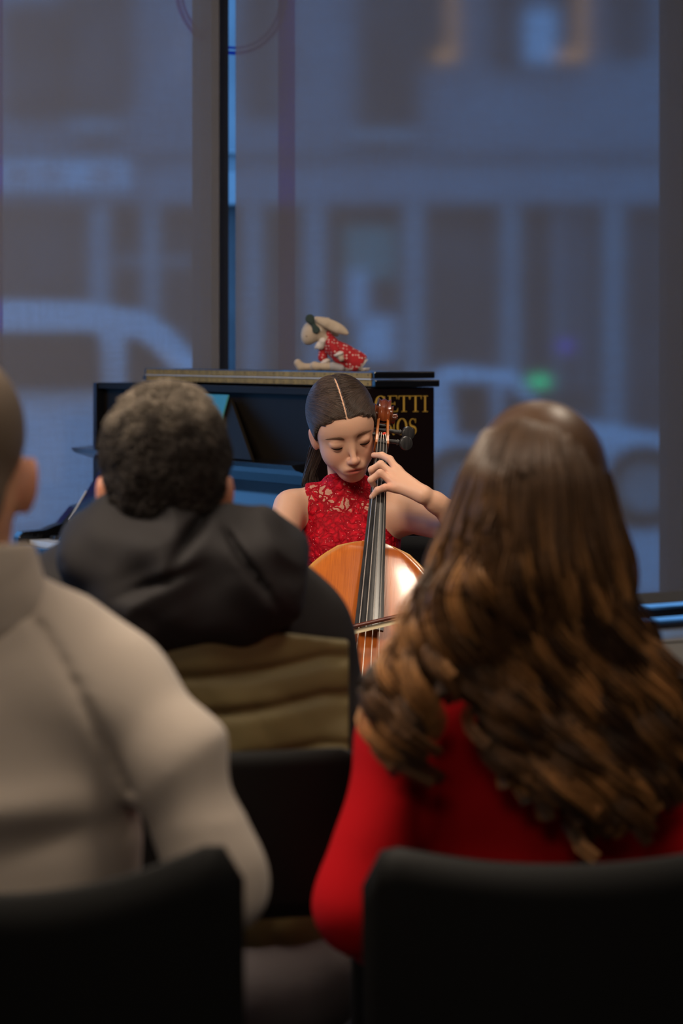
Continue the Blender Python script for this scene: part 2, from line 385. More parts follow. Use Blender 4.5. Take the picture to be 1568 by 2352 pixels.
    L.new(mx2.outputs[2], B.inputs['Base Color'])
    ad = N.new('ShaderNodeMath'); ad.operation = 'SUBTRACT'; L.new(vo.outputs['Distance'], ad.inputs[0]); L.new(vf.outputs['Distance'], ad.inputs[1])
    b = N.new('ShaderNodeBump'); b.inputs['Strength'].default_value = .9; b.inputs['Distance'].default_value = .004; L.new(ad.outputs[0], b.inputs['Height']); L.new(b.outputs[0], B.inputs['Normal'])
    return m
M['lace'] = lace_material()
def dots_material():
    m, N, L, B = new_mat('red_dotted'); tc = N.new('ShaderNodeTexCoord'); B.inputs['Roughness'].default_value = .9
    v = N.new('ShaderNodeTexVoronoi'); v.inputs['Scale'].default_value = 105; v.inputs['Randomness'].default_value = .35; L.new(tc.outputs['Object'], v.inputs['Vector'])
    lt = N.new('ShaderNodeMath'); lt.operation = 'LESS_THAN'; lt.inputs[1].default_value = .24; L.new(v.outputs['Distance'], lt.inputs[0])
    mx = N.new('ShaderNodeMix'); mx.data_type = 'RGBA'; L.new(lt.outputs[0], mx.inputs[0]); mx.inputs[6].default_value = (.34, .008, .012, 1); mx.inputs[7].default_value = (.75, .62, .56, 1)
    L.new(mx.outputs[2], B.inputs['Base Color']); return m
M['dots'] = dots_material()
def cello_material(name, c1, c2, c3):
    m, N, L, B = new_mat(name); tc = N.new('ShaderNodeTexCoord'); B.inputs['Roughness'].default_value = .3; B.inputs['Coat Weight'].default_value = .5; B.inputs['Coat Roughness'].default_value = .13
    n = N.new('ShaderNodeTexNoise'); n.inputs['Scale'].default_value = 9; n.inputs['Detail'].default_value = 6; L.new(tc.outputs['Object'], n.inputs['Vector'])
    r = N.new('ShaderNodeValToRGB'); r.color_ramp.elements[0].position = .3; r.color_ramp.elements[0].color = (*c1, 1); r.color_ramp.elements[1].position = .7; r.color_ramp.elements[1].color = (*c2, 1); L.new(n.outputs[0], r.inputs[0])
    w = N.new('ShaderNodeTexNoise'); w.inputs['Scale'].default_value = 1; mp = N.new('ShaderNodeMapping'); mp.inputs['Scale'].default_value = (700, 12, 12); L.new(tc.outputs['Object'], mp.inputs[0]); L.new(mp.outputs[0], w.inputs['Vector'])
    mx = N.new('ShaderNodeMix'); mx.data_type = 'RGBA'; mx.blend_type = 'MULTIPLY'; mx.inputs[0].default_value = .5
    r2 = N.new('ShaderNodeValToRGB'); r2.color_ramp.elements[0].color = (.6, .5, .45, 1); r2.color_ramp.elements[0].position = .35; r2.color_ramp.elements[1].position = .6; L.new(w.outputs[0], r2.inputs[0])
    L.new(r.outputs[0], mx.inputs[6]); L.new(r2.outputs[0], mx.inputs[7])
    a = N.new('ShaderNodeAttribute'); a.attribute_name = 'Col'
    mx2 = N.new('ShaderNodeMix'); mx2.data_type = 'RGBA'; sp = N.new('ShaderNodeSeparateColor'); L.new(a.outputs['Color'], sp.inputs[0]); L.new(sp.outputs[0], mx2.inputs[0])
    L.new(mx.outputs[2], mx2.inputs[6]); mx2.inputs[7].default_value = (*c3, 1); L.new(mx2.outputs[2], B.inputs['Base Color'])
    b = N.new('ShaderNodeBump'); b.inputs['Strength'].default_value = .12; b.inputs['Distance'].default_value = .001; L.new(w.outputs[0], b.inputs['Height']); L.new(b.outputs[0], B.inputs['Normal'])
    return m
M['varnish'] = cello_material('cello_varnish', (.33, .068, .005), (.49, .13, .013), (.50, .25, .06))
M['maple'] = cello_material('cello_maple', (.22, .045, .010), (.36, .085, .015), (.4, .15, .03))
M['scroll_wood'] = mat('scroll_wood', (.10, .02, .008), .25, coat=.6, col2=(.2, .045, .012), nscale=25)

# ---------------------------------------------------------------- the room
CA, SA = math.cos(R(32)), math.sin(R(32))       # the window wall is turned 32 degrees
def UV(u, v, z=0): return (u*CA-v*SA, u*SA+v*CA, z)
WALLROT = R(32)
VW = 7.95
def u_at(px, v):
    a = (px-784)/F; Y = v/(CA-SA*a); return Y*(CA*a+SA)
def z_at(px, py, v):
    a = (px-784)/F; Y = v/(CA-SA*a); return CAMZ-(py-HOR)/F*Y
def room_box(name, u0, u1, v0, v1, z0, z1, m, parent=None, kind='structure', bevel=0):
    b = MB(); b.box((u0, v0, z0), (u1, v1, z1))
    o = b.build(name, m, parent, bevel=bevel)
    if parent is None:
        o.rotation_euler = (0, 0, WALLROT)
        if kind: o['kind'] = kind
    return o
U0, U1, V0 = -6, 12, -3.5
room_box('floor', U0, U1, V0, VW+.2, -.1, 0, M['floor'])
room_box('ceiling', U0, U1, V0, VW+.2, 3.25, 3.35, M['ceiling'])
room_box('wall_left', U0-.1, U0, V0, VW, 0, 3.25, M['plaster'])
room_box('wall_right', U1, U1+.1, V0, VW, 0, 3.25, M['plaster'])
room_box('wall_front', U0, U1, V0-.1, V0, 0, 3.25, M['plaster'])
# window wall: low plinth, lintel, mullions and panes
room_box('wall_back', U0, U1, VW-.02, VW+.12, 0, .17, M['radiator'])
room_box('trim_1', U0, U1, VW-.03, VW+.12, 3.0, 3.25, M['frame'])
mull = [(u_at(441, VW+.10), u_at(525, VW-.05)), (u_at(1513, VW+.10), u_at(1640, VW)), (u_at(-760, VW), u_at(-700, VW)), (u_at(-1500, VW), u_at(-1400, VW))]
mull2 = [m_ if m_[0] < u_at(1400, VW) else (m_[1]-.02, m_[1]) for m_ in mull]
edges = [U0]+sorted([x for m_ in mull2 for x in m_])+[U1]
wn = 0
for i in range(0, len(edges), 2):
    a, b = edges[i], edges[i+1]
    if b-a < .3: continue
    wn += 1
    w = bpy.data.objects.new('window_%d' % wn, None); C.objects.link(w); w.rotation_euler = (0, 0, WALLROT); w['kind'] = 'structure'
    g = MB(); g.box((a, VW+.04, .20), (b, VW+.05, 3.0)); g.build('pane', M['glass'], w)
    f = MB()
    f.box((a, VW-.02, .17), (b, VW+.10, .205)); f.box((a, VW-.01, .235), (b, VW+.08, .268)); f.box((a, VW+.0, 2.94), (b, VW+.1, 3.0))
    f.build('window_frame', M['frame'], w, bevel=.004)
    sb = MB(); sb.box((a, VW-.14, .165), (b, VW-.02, .187)); sb.build('window_sill', M['radiator'], w, bevel=.004)
    if a < u_at(0, VW) < b:
        d = MB(); d.box((u_at(-30, VW), VW+.028, .3), (u_at(14, VW), VW+.038, 2.94)); d.build('blue_band', M['blue_decal'], w)
    if a < u_at(670, VW) < b:
        d = MB(); d.box((u_at(650, VW), VW+.028, .3), (u_at(686, VW), VW+.038, 2.94)); d.build('blue_band', M['blue_decal'], w)
for k, (a, b) in enumerate(sorted(mull)):
    room_box('trim_%d' % (k+2), a, b, VW-.05, VW+.10, .31 if a > u_at(1400, VW) else .17, 3.0, M['frame'])
# ring painted on the glass behind the dark post (upper edge of the picture)
rc_u = u_at(541, VW); rc_z = z_at(541, -25, VW); rb = MB(); sg = 72
for (r0, r1) in ((.232, .244), (.214, .222)):
    V = []
    for k in range(sg):
        th = 2*math.pi*k/sg
        for rr in (r0, r1):
            for vv in (VW+.026, VW+.036): V.append((rc_u+rr*math.cos(th), vv, rc_z+rr*math.sin(th)))
    rb.add(V, [f for k in range(sg) for f in [(k*4, ((k+1) % sg)*4, ((k+1) % sg)*4+2, k*4+2), (k*4+1, k*4+3, ((k+1) % sg)*4+3, ((k+1) % sg)*4+1), (k*4+2, ((k+1) % sg)*4+2, ((k+1) % sg)*4+3, k*4+3), (k*4, k*4+1, ((k+1) % sg)*4+1, ((k+1) % sg)*4)]])
o = rb.build('ring_sticker', M['blue_decal']); o.rotation_euler = (0, 0, WALLROT)
tag(o, 'thin double blue ring stuck on the window glass either side of the dark post', 'sticker')
VS = VW-.13
def roller_blind(u0, u1, label):
    t = bpy.data.objects.new('roller_blind', None); C.objects.link(t); t.rotation_euler = (0, 0, WALLROT); tag(t, label, 'blind')
    b = MB(); b.box((u0, VS-.001, .355), (u1, VS+.001, 3.06)); b.build('screen_fabric', M['screen'], t)
    b = MB(); b.box((u0-.004, VS-.012, .31), (u1+.004, VS+.012, .358)); b.build('hem_bar', M['hem'], t, bevel=.004)
    b = MB(); b.tube([(u0, VS+.03, 3.1), (u1, VS+.03, 3.1)], .035, 16); b.build('roller_tube', M['frame'], t, smooth=True)
roller_blind(u_at(-14, VS), u_at(503, VS), 'grey see-through roller blind left of the dark post, white car behind it')
roller_blind(u_at(541, VS), u_at(1760, VS), 'wide grey see-through roller blind right of the dark post, behind the rabbit')
# low convector under the right window
ra = bpy.data.objects.new('convector_heater', None); C.objects.link(ra); ra.rotation_euler = (0, 0, WALLROT); tag(ra, 'low pale grey heater casing under the window at the right edge', 'heater')
ru = u_at(1380, VS-.1)
for k in range(5):
    b = MB(); b.box((ru+k*.42+.002, VS-.19, .02), (ru+(k+1)*.42-.002, VS-.02, .176)); b.build('casing_panel', M['radiator'], ra, bevel=.004)
b = MB(); b.box((ru, VS-.2, .176), (ru+2.1, VS-.02, .188)); b.build('casing_top', M['radiator'], ra, bevel=.003)

# ---------------------------------------------------------------- outside: street, facade, cars
b = MB(); b.box((-40, 10.6, -.3), (50, 60, -.05)); o = b.build('pavement', M['asphalt']); o['kind'] = 'structure'
FY = 30.0
def FX(px): return (px-784)/F*FY
def FZ(py): return CAMZ-(py-HOR)/F*FY
fac = thing('street_building', 'pale stone building with arched shopfronts across the street, blurred behind the blinds', 'building', (0, FY, 0))
def fbox(bm, x0, x1, y0, y1, d0, d1): bm.box((FX(x0), d0, FZ(y1)), (FX(x1), d1, FZ(y0)))
b = MB()
b.box((-16, .6, -.05), (18, 1.2, FZ(-700))); b.build('facade_wall', M['stone_dark'], fac)
for a in [(-900, -640), (-420, -330), (205, 250), (330, 362), (560, 600), (700, 745), (930, 972), (1155, 1192), (1388, 1432), (1600, 1660)]: b = MB(); fbox(b, a[0], a[1], 470, 1180, 0.02, .6); b.build('pier', M['stone'], fac, bevel=.03)
b = MB(); fbox(b, -1000, 2200, 395, 470, .0, .6); fbox(b, -1000, 2200, 345, 352, .05, .6)
b.build('cornice', M['stone_dark'], fac, bevel=.03)
b = MB(); fbox(b, -1000, 2200, 352, 395, .2, .6); b.build('frieze', M['stone_dark'], fac)
def arch(x0, x1, y0, mm, name='shopfront', d=.25):
    bb = MB(); r = (x1-x0)/2; pts = [(FX(x1), d, FZ(1200)), (FX(x0), d, FZ(1200))]
    for k in range(13):
        th = math.pi-math.pi*k/12; pts.append((FX(x0+r+r*math.cos(th)), d, FZ(y0+.55*r-.55*r*math.sin(th))))
    bb.prism(pts, (0, 0, 0), (0, .3, 0)); return bb.build(name, mm, fac)
for a in [(765, 925), (984, 1148), (1205, 1375), (1447, 1590), (610, 690)]: arch(a[0], a[1], 468, M['shop_dark'])
for a in [(-80, 198), (256, 326), (366, 440), (450, 550)]:
    b = MB(); fbox(b, a[0], a[1], 470, 1180, .22, .5); b.build('shopfront', M['shop_dark'], fac)
b = MB(); fbox(b, 256, 440, 592, 606, .15, .3); b.build('transom', M['stone'], fac)
b = MB(); fbox(b, 790, 910, 520, 640, .1, .2); b.build('shutter', M['shutter_green'], fac)
for a in [(800, 842, 620, 740), (820, 905, 725, 830)]:
    b = MB(); fbox(b, a[0], a[1], a[2], a[3], .05, .12); b.build('poster', M['sign_white'], fac)
b = MB(); fbox(b, 1275, 1300, 480, 900, .1, .2); fbox(b, 1330, 1345, 480, 900, .1, .2); b.build('mullion', M['stone_dark'], fac)
for a in [(0, 130, 0, 250), (145, 290, -400, 240), (560, 640, -400, 250), (830, 960, -400, 285), (985, 1042, -400, 120), (1140, 1205, -400, 130), (1285, 1340, -400, 125), (1420, 1500, -400, 110), (-500, -380, -400, 240)]:
    b = MB(); fbox(b, a[0], a[1], a[2], a[3], .35, .62); b.build('upper_window', M['shop_dark'], fac)
b = MB(); fbox(b, 1208, 1282, 15, 140, .2, .6); b.build('balcony_door', M['sign_white'], fac)
for a in [(1036, 1048, -300, 112), (1000, 1050, 112, 132), (1334, 1348, -300, 112), (1285, 1350, 112, 130)]:
    b = MB(); fbox(b, a[0], a[1], a[2], a[3], .28, .34); b.build('lit_window_edge', M['amber'], fac)
for a in [(800, 960, 295, 318), (160, 270, 275, 300)]:
    b = MB(); fbox(b, *a, .2, .6); b.build('window_ledge', M['stone'], fac)
sg_ = thing('shop_sign', 'long pale shop sign board across the street, upper left through the blind', 'sign', (0, FY-.3, 0))
b = MB(); fbox(b, -200, 300, 372, 440, 0, .15); b.build('board', M['sign_white'], sg_, bevel=.02)
for a in [(20, 78), (100, 150), (215, 272)]:
    b = MB(); b.box((FX(a[0]), -.03, FZ(414)), (FX(a[1]), 0, FZ(396))); b.build('lettering', M['brown_sign'], sg_)
t = thing('street_light', 'small green light glowing across the street', 'light', (FX(1238), 24, 0))
b = MB(); b.tube([(0, 0, 0), (0, 0, 1.0)], .03); b.build('post', M['tyre'], t)
z_ = CAMZ-(876-HOR)/F*24; b = MB(); b.box((-.075-1.8+1.8*1, -.05, z_-.045), (.075, .05, z_+.045)); b.build('green_lamp', M['green_light'], t, bevel=.02); t.location.x = (1238-784)/F*24
t = thing('window_lamp', 'tiny violet light in a shopfront across the street', 'light', ((1298-784)/F*24, 24, 0))
z_ = CAMZ-(795-HOR)/F*24; b = MB(); b.tube([(0, 0, -.05), (0, 0, z_-.04)], .02); b.build('post', M['tyre'], t); b = MB(); b.box((-.04, -.04, z_-.05), (.04, .04, z_+.05)); b.build('violet_lamp', M['violet_light'], t, bevel=.02)

def car(label, Y, mirror, prof, win, x0, width=1.75, wheels=(.3, .8)):
    """side profile (pixels at depth Y) extruded to a car with greenhouse taper"""
    t = thing('car', label, 'car', ((x0-784)/F*Y, Y, -.05))
    q = lambda p: ((p[0]-x0)/F*Y, 0, CAMZ-(p[1]-HOR)/F*Y+.05)
    pts = [q(p) for p in prof]; b = MB()
    n = len(pts); V = []
    belt = q((0, 905))[2]
    for k, yy in enumerate((0, .12, width-.12, width)):
        for p in pts:
            ins = max(0, p[2]-belt)*.3
            y2 = min(max(yy, ins), width-ins)
            sh = .97 if k in (0, 3) else 1.0
            V.append((p[0], y2, p[2]*(sh if p[2] > .5 else 1)))
    Fc = [tuple(range(n)), tuple(range(4*n-1, 3*n-1, -1))]+[(k*n+i, (k+1)*n+i, (k+1)*n+(i+1) % n, k*n+(i+1) % n) for k in range(3) for i in range(n)]
    b.add(V, Fc); b.build('body_shell', M['car_white'], t, smooth=True)
    for wpoly in win:
        pp = [q(p) for p in wpoly]; b = MB(); b.prism([(p[0], max(0, p[2]-belt)*.3-.012, p[2]) for p in pp], (0, -.004, 0), (0, .03, 0)); b.build('side_window', M['car_glass'], t)
    for px_ in wheels:
        cx_, _, _ = q((px_, 0)); b = MB(); b.tube([(cx_, -.01, .33), (cx_, .2, .33)], .33, 24, up=(0, 0, 1)); w_ = b.build('wheel', M['tyre'], t, smooth=True)
        b = MB(); b.tube([(cx_, -.02, .33), (cx_, -.0, .33)], .2, 16); b.build('rim', M['steel'], w_, smooth=True)
    return t
CY = 15.0
car('white car parked outside, its curved roof behind the left blind', CY, False,
    [(-640, 1200), (-640, 940), (-600, 880), (-520, 730), (-430, 695), (40, 688), (200, 692), (280, 708), (345, 745), (440, 850), (560, 915), (700, 950), (730, 1010), (735, 1200)],
    [[(-380, 762), (-390, 890), (-180, 890), (-180, 762)], [(-150, 762), (-150, 892), (232, 892), (222, 770), (200, 762)], [(288, 775), (290, 895), (440, 905), (345, 800), (305, 775)]], -640, wheels=(-420, 520))
car('pale car parked outside, behind the right blind', 19.0, False,
    [(985, 1120), (960, 1010), (985, 905), (1010, 860), (1060, 845), (1190, 858), (1260, 960), (1400, 985), (1560, 1010), (1580, 1120)],
    [[(1035, 880), (1050, 1000), (1130, 1000), (1130, 880)], [(1245, 960), (1160, 880), (1150, 1000), (1260, 1000)]], 960, wheels=(1060, 1480))
b = MB()
for (x0_, x1_, y0_, y1_) in [(1, 1, 1, 1)]: pass

# ---------------------------------------------------------------- upright piano
PN = np.array([-.075, 7.1, 0]); PROT = R(122)
def pl(x, y, z=0):
    c, s = math.cos(PROT), math.sin(PROT); return np.array([PN[0]+c*x-s*y, PN[1]+s*x+c*y, z])
piano = thing('upright_piano', 'glossy black upright piano with lid folded back and gold lettering on its side', 'piano', PN, PROT)
Lp = 1.48; D = .42
b = MB(); b.box((0, -D, .04), (.03, 0, 1.252)); o = b.build('side_panel', M['piano_side'], piano, bevel=.003)
b = MB(); b.box((Lp-.03, -D, .04), (Lp, 0, 1.252)); b.build('side_panel', M['black_gloss'], piano, bevel=.003)
b = MB(); b.box((.03, -D, .04), (Lp-.03, -D+.02, 1.252)); b.build('back_panel', M['piano_panel'], piano)
b = MB(); b.box((.03, -.05, 1.03), (Lp-.03, -.03, 1.232)); b.build('front_panel', M['piano_panel'], piano)
b = MB(); b.box((.03, -.06, 1.232), (Lp-.03, -.005, 1.252)); b.build('top_rail', M['piano_panel'], piano, bevel=.001)
b = MB(); b.box((.03, -.06, .06), (Lp-.03, -.03, .62)); b.build('lower_panel', M['black_gloss'], piano, bevel=.003)
b = MB(); b.box((-.012, -D-.012, 1.254), (Lp+.012, -.2, 1.275)); b.build('rear_lid', M['black_gloss'], piano, bevel=.003)
b = MB(); b.box((-.004, -D+.0, 1.2795), (Lp+.004, -.202, 1.3)); b.build('folded_lid', M['black_gloss'], piano, bevel=.003)
hb = MB(); hb.box((.01, -.2, 1.2805), (Lp-.02, -.1975, 1.2965)); hb.box((.01, -.2, 1.2575), (Lp-.02, -.1975, 1.2735))
hinge = hb.build('brass_hinge', M['brass'], piano)
b = MB(); b.tube([(.01, -.197, 1.277), (Lp-.02, -.197, 1.277)], .0016, 8); b.build('hinge_pin', M['ivory'], hinge, smooth=True)
sc = None
for k in range(24):
    for zz in (1.2905, 1.2635):
        if sc is None:
            b = MB(); b.tube([(0, 0, 0), (0, .0012, 0)], .0022, 8); sc = b.build('screw', M['brass_dark'], hinge); s_ = sc
        else: s_ = sc.copy(); C.objects.link(s_); s_.parent = hinge
        s_.location = (.025+k*(Lp-.06)/23, -.1975, zz)
# shelf that carries the music desk
b = MB(); b.add([(.0, 0, 1.035), (Lp, 0, 1.035), (Lp, 0, .99), (0, 0, .99), (0, .085, 1.028), (Lp, .085, 1.028), (Lp, .07, 1.012), (0, .07, 1.012)],
                [(0, 1, 5, 4), (4, 5, 6, 7), (7, 6, 2, 3), (3, 2, 1, 0), (0, 4, 7, 3), (1, 2, 6, 5)]); b.build('shelf', M['black_gloss'], piano, bevel=.002)
b = MB(); b.box((.03, -.03, .9), (Lp-.03, 0, 1.0)); b.build('name_rail', M['black_gloss'], piano)
fb = MB(); fb.add([(.045, .125, .785), (Lp-.075, .125, .785), (Lp-.075, .005, .965), (.045, .005, .965), (.045, .112, .777), (Lp-.075, .112, .777), (Lp-.075, -.008, .957), (.045, -.008, .957)],
                  [(0, 1, 2, 3), (7, 6, 5, 4), (0, 4, 5, 1), (1, 5, 6, 2), (2, 6, 7, 3), (3, 7, 4, 0)])
fbo = fb.build('fallboard', M['black_gloss'], piano, bevel=.002)
b = MB(); b.tube([(.045, .12, .779), (Lp-.075, .12, .779)], .006, 8); b.build('fallboard_hinge', M['brass'], fbo, smooth=True)
b = MB(); b.add([(Lp-.075, .126, .787), (Lp-.071, .126, .787), (Lp-.071, .062, .884), (Lp-.075, .062, .884), (Lp-.075, .118, .781), (Lp-.071, .118, .781), (Lp-.071, .054, .878), (Lp-.075, .054, .878)], [(0, 1, 2, 3), (7, 6, 5, 4), (0, 4, 5, 1), (1, 5, 6, 2), (2, 6, 7, 3), (3, 7, 4, 0)]); b.build('edge_strip', M['ivory'], fbo)
b = MB(); b.box((.0, -.02, .58), (Lp, .30, .66)); b.build('keybed', M['black_gloss'], piano, bevel=.004)
b = MB(); b.box((.05, .272, .66), (Lp-.05, .29, .705)); b.build('key_slip', M['black_gloss'], piano, bevel=.003)
for x0_ in (0, Lp-.05):
    b = MB(); b.prism([(x0_, 0, .64), (x0_, .3, .64), (x0_, .3, .735), (x0_, .285, .75), (x0_, .20, .755), (x0_, .14, .775), (x0_, .09, .83), (x0_, .0, .85)], (0, 0, 0), (.05, 0, 0)); b.build('cheek', M['black_gloss'], piano, bevel=.004)
for x0_ in (.02, Lp-.08):
    b = MB(); b.box((x0_, .22, .02), (x0_+.06, .28, .58)); b.build('leg', M['black_gloss'], piano, bevel=.004)
    b = MB(); b.box((x0_, -.02, .0), (x0_+.06, .30, .06)); b.build('toe', M['black_gloss'], piano, bevel=.004)
b = MB(); nk = 52; kw = (Lp-.12)/nk
wk = None
for k in range(nk):
    if wk is None: b.box((.0006, .11, .70), (kw-.0006, .262, .7235)); b.box((.0006, .258, .705), (kw-.0006, .266, .7235)); wk = b.build('white_key', M['ivory'], piano, bevel=.001); o = wk
    else: o = wk.copy(); C.objects.link(o); o.parent = piano
    o.location = (.06+k*kw, 0, 0)
bk = None
for k in range(nk-1):
    if k % 7 in (2, 6): continue
    if bk is None: b = MB(); b.prism([(0, .11, .72), (0, .205, .72), (0, .198, .7355), (0, .11, .7355)], (0, 0, 0), (.0115, 0, 0)); bk = b.build('black_key', M['ebony'], piano, bevel=.001); o = bk
    else: o = bk.copy(); C.objects.link(o); o.parent = piano
    o.location = (.06+(k+1)*kw-.0057, 0, 0)
# music desk leaning on the front
md = MB(); md.add([(.27, .062, 1.032), (1.21, .062, 1.032), (.98, -.004, 1.215), (.52, -.004, 1.215), (.27, .05, 1.03), (1.21, .05, 1.03), (.98, -.016, 1.213), (.52, -.016, 1.213)],
                  [(0, 1, 2, 3), (7, 6, 5, 4), (0, 4, 5, 1), (1, 5, 6, 2), (2, 6, 7, 3), (3, 7, 4, 0)]); md.build('music_desk', M['piano_panel'], piano, bevel=.002)
# serif letters on the side panel, drawn in (w,h) with the right edges measured in the photo
def stroke(bm, pts, ws):
    """flat ribbon following pts with widths ws, mapped later"""
    pts = np.array(pts, float); T = np.gradient(pts, axis=0); T /= np.linalg.norm(T, axis=1, keepdims=True)+1e-9; Nn = np.stack([-T[:, 1], T[:, 0]], 1)
    a = pts+Nn*np.array(ws)[:, None]/2; c = pts-Nn*np.array(ws)[:, None]/2; n = len(pts)
    V = [(p[0], p[1], 0) for p in a]+[(p[0], p[1], 0) for p in c]
    bm.append((V, [(i, i+1, n+i+1, n+i) for i in range(n-1)]))
def rect(bm, x0, y0, x1, y1): bm.append(([(x0, y0, 0), (x1, y0, 0), (x1, y1, 0), (x0, y1, 0)], [(0, 1, 2, 3)]))
def glyph(ch):
    g = []; t_, h_ = .105, .035
    if ch == 'I': rect(g, .12, 0, .12+t_, 1); rect(g, 0, 0, .37, h_); rect(g, 0, 1-h_, .37, 1); w = .37
    elif ch == 'T': rect(g, .3, 0, .3+t_, 1); rect(g, .18, 0, .55, h_); rect(g, 0, 1-h_, .73, 1); stroke(g, [(.02, 1), (.01, .88), (0, .76)], [.05, .04, .01]); stroke(g, [(.71, 1), (.72, .88), (.73, .76)], [.05, .04, .01]); w = .73
    elif ch == 'E': rect(g, .1, 0, .1+t_, 1); rect(g, 0, 0, .66, h_); rect(g, 0, 1-h_, .62, 1); rect(g, .2, .48, .48, .48+h_); stroke(g, [(.6, 1), (.61, .88), (.62, .78)], [.05, .04, .01]); stroke(g, [(.64, 0), (.66, .12), (.69, .24)], [.05, .04, .01]); stroke(g, [(.47, .4), (.48, .5), (.47, .62)], [.02, .04, .02]); w = .68
    elif ch == 'N': rect(g, .1, 0, .15, 1); rect(g, .62, 0, .67, 1); stroke(g, [(.08, 1), (.36, .5), (.66, 0)], [t_*1.1]*3); rect(g, 0, 0, .26, h_); rect(g, .5, 1-h_, .78, 1); rect(g, 0, 1-h_, .16, 1); w = .78
    elif ch in 'OG':
        a0, a1 = (0, 360) if ch == 'O' else (40, 330); th = np.radians(np.linspace(a0, a1, 40)); w = .8
        stroke(g, np.stack([.38+.33*np.cos(th), .5+.48*np.sin(th)], 1), .03+.10*np.abs(np.cos(th)))
        if ch == 'G': rect(g, .58, .08, .58+t_*.9, .44); rect(g, .46, .42, .8, .42+h_); stroke(g, [(.66, .98), (.66, .85), (.68, .70)], [.01, .04, .02])
    elif ch == 'S':
        th = np.radians(np.linspace(35, 270, 20)); A = np.stack([.28+.2*np.cos(th), .74+.23*np.sin(th)], 1); th2 = np.radians(np.linspace(90, -145, 20)); B_ = np.stack([.28+.23*np.cos(th2), .26+.24*np.sin(th2)], 1)
        pts = np.concatenate([A[:-1], B_]); ws = .04+.09*np.exp(-((np.linspace(-1, 1, len(pts)))/.35)**2); stroke(g, pts, ws); rect(g, .47, .72, .5, .98); rect(g, .03, .02, .06, .3); w = .56
    return g, w
def side_y(px): # local y on the near side plane for a picture column
    a = (px-784)/F; c, s = math.cos(PROT), math.sin(PROT)
    # PN.x - s*y = a*(PN.y + c*y)
    return (PN[0]-a*PN[1])/(s+a*c)
for word, pxs, py0, py1 in (('GETTI', [(861, 887), (890, 913), (915, 939.5), (941, 967), (970, 982)], 909, 946), ('NOS', [(884, 908), (911, 935), (938, 956)], 961, 999)):
    for ch, (a, c_) in zip(word, pxs):
        g, w = glyph(ch); ya, yb = side_y(a), side_y(c_); Yd = PN[1]-ya*.53; z1 = CAMZ-(py0-HOR)/F*Yd; z0 = CAMZ-(py1-HOR)/F*Yd
        b = MB()
        for V, Fc in g:
            n = len(V); VV = []
            for dx in (-.0002, -.0012): VV += [(dx, ya+(yb-ya)*v[0]/w, z0+(z1-z0)*v[1]) for v in V]
            b.add(VV, Fc+[tuple(i+n for i in f[::-1]) for f in Fc])
        b.build('letter', M['gold_letters'], piano)
# book on the music desk
bk_ = thing('music_book', 'thin teal music book standing on the piano desk behind the grey-haired man', 'book', PN, PROT)
b = MB(); b.add([(.515, .066, 1.042), (.90, .066, 1.042), (.90, .005, 1.226), (.515, .005, 1.226), (.515, .058, 1.04), (.90, .058, 1.04), (.90, -.001, 1.224), (.515, -.001, 1.224)], [(0, 1, 2, 3), (7, 6, 5, 4), (0, 4, 5, 1), (1, 5, 6, 2), (2, 6, 7, 3), (3, 7, 4, 0)]); b.build('cover', M['teal_book'], bk_, bevel=.003)
b = MB(); b.box((.565, .05, 1.037), (.895, .07, 1.046)); b.build('pages', M['paper'], bk_)

# ---------------------------------------------------------------- toy rabbit on the lid
RY = 7.6
def rq(zx, zy, dy=0): return P(640+zx/6.533, 700+zy/6.533, RY)+np.array([0, dy, 0])
mm = 1/6.533/F*RY     # metres per zoomed pixel
rab = thing('toy_rabbit', 'beige stuffed rabbit in red dotted dress sitting on the black piano', 'soft toy', (*P(760, 850, RY)[:2], 1.30))
def rs(lo, hi, step=.0016):
    return SDF(np.array(lo)-.012, np.array(hi)+.012, step)
bx0 = rq(200, 1000, -.06); bx1 = rq(1400, 130, .07)
def RS(): return SDF((bx0[0], bx0[1], 1.297), (bx1[0], bx1[1], bx1[2]), .0018)
s = RS(); s.ell(rq(560, 380), (165*mm, .026, 130*mm), .02); s.ell(rq(480, 420), (122*mm, .026, 150*mm), .02); s.ell(rq(425, 505), (66*mm, .015, 80*mm), .025); s.cone(rq(640, 470), rq(760, 560), .018, .016, .01)
s.build('head', M['beige_felt'], rab)
s = RS(); s.ell(rq(815, 318, -.026), (222*mm, .0075, 80*mm), .01, ry(24)); s.cone(rq(600, 245, -.022), rq(700, 285, -.025), .008, .010, .01); s.cone(rq(900, 370, -.026), rq(1020, 430, -.026), .010, .005, .012)
s.build('ear', M['beige_felt'], rab)
s = RS(); s.cone(rq(560, 215, .018), rq(720, 260, .024), .008, .015, .01); s.ell(rq(740, 340, .024), (200*mm, .006, 62*mm), .01, ry(40)); s.build('ear', M['beige_felt'], rab)
s = RS(); s.cone(rq(515, 300, -.024), rq(470, 215, -.028), .007, .015, .006); s.cone(rq(525, 310, -.026), rq(560, 375, -.03), .007, .0125, .006); s.clip(lambda X, Y, Z: np.abs(Y-(RY-.028))-.008); s.build('bow', M['green_bow'], rab)
b = MB(); b.tube([rq(412, 470, -.025), rq(424, 478, -.027)], .0014, 8); b.build('eye', M['lash'], rab, world=True)
b = MB(); b.tube([rq(615, 345, -.030), rq(640, 392, -.030)], .001, 6); b.build('stitch', M['ivory'], rab, world=True)
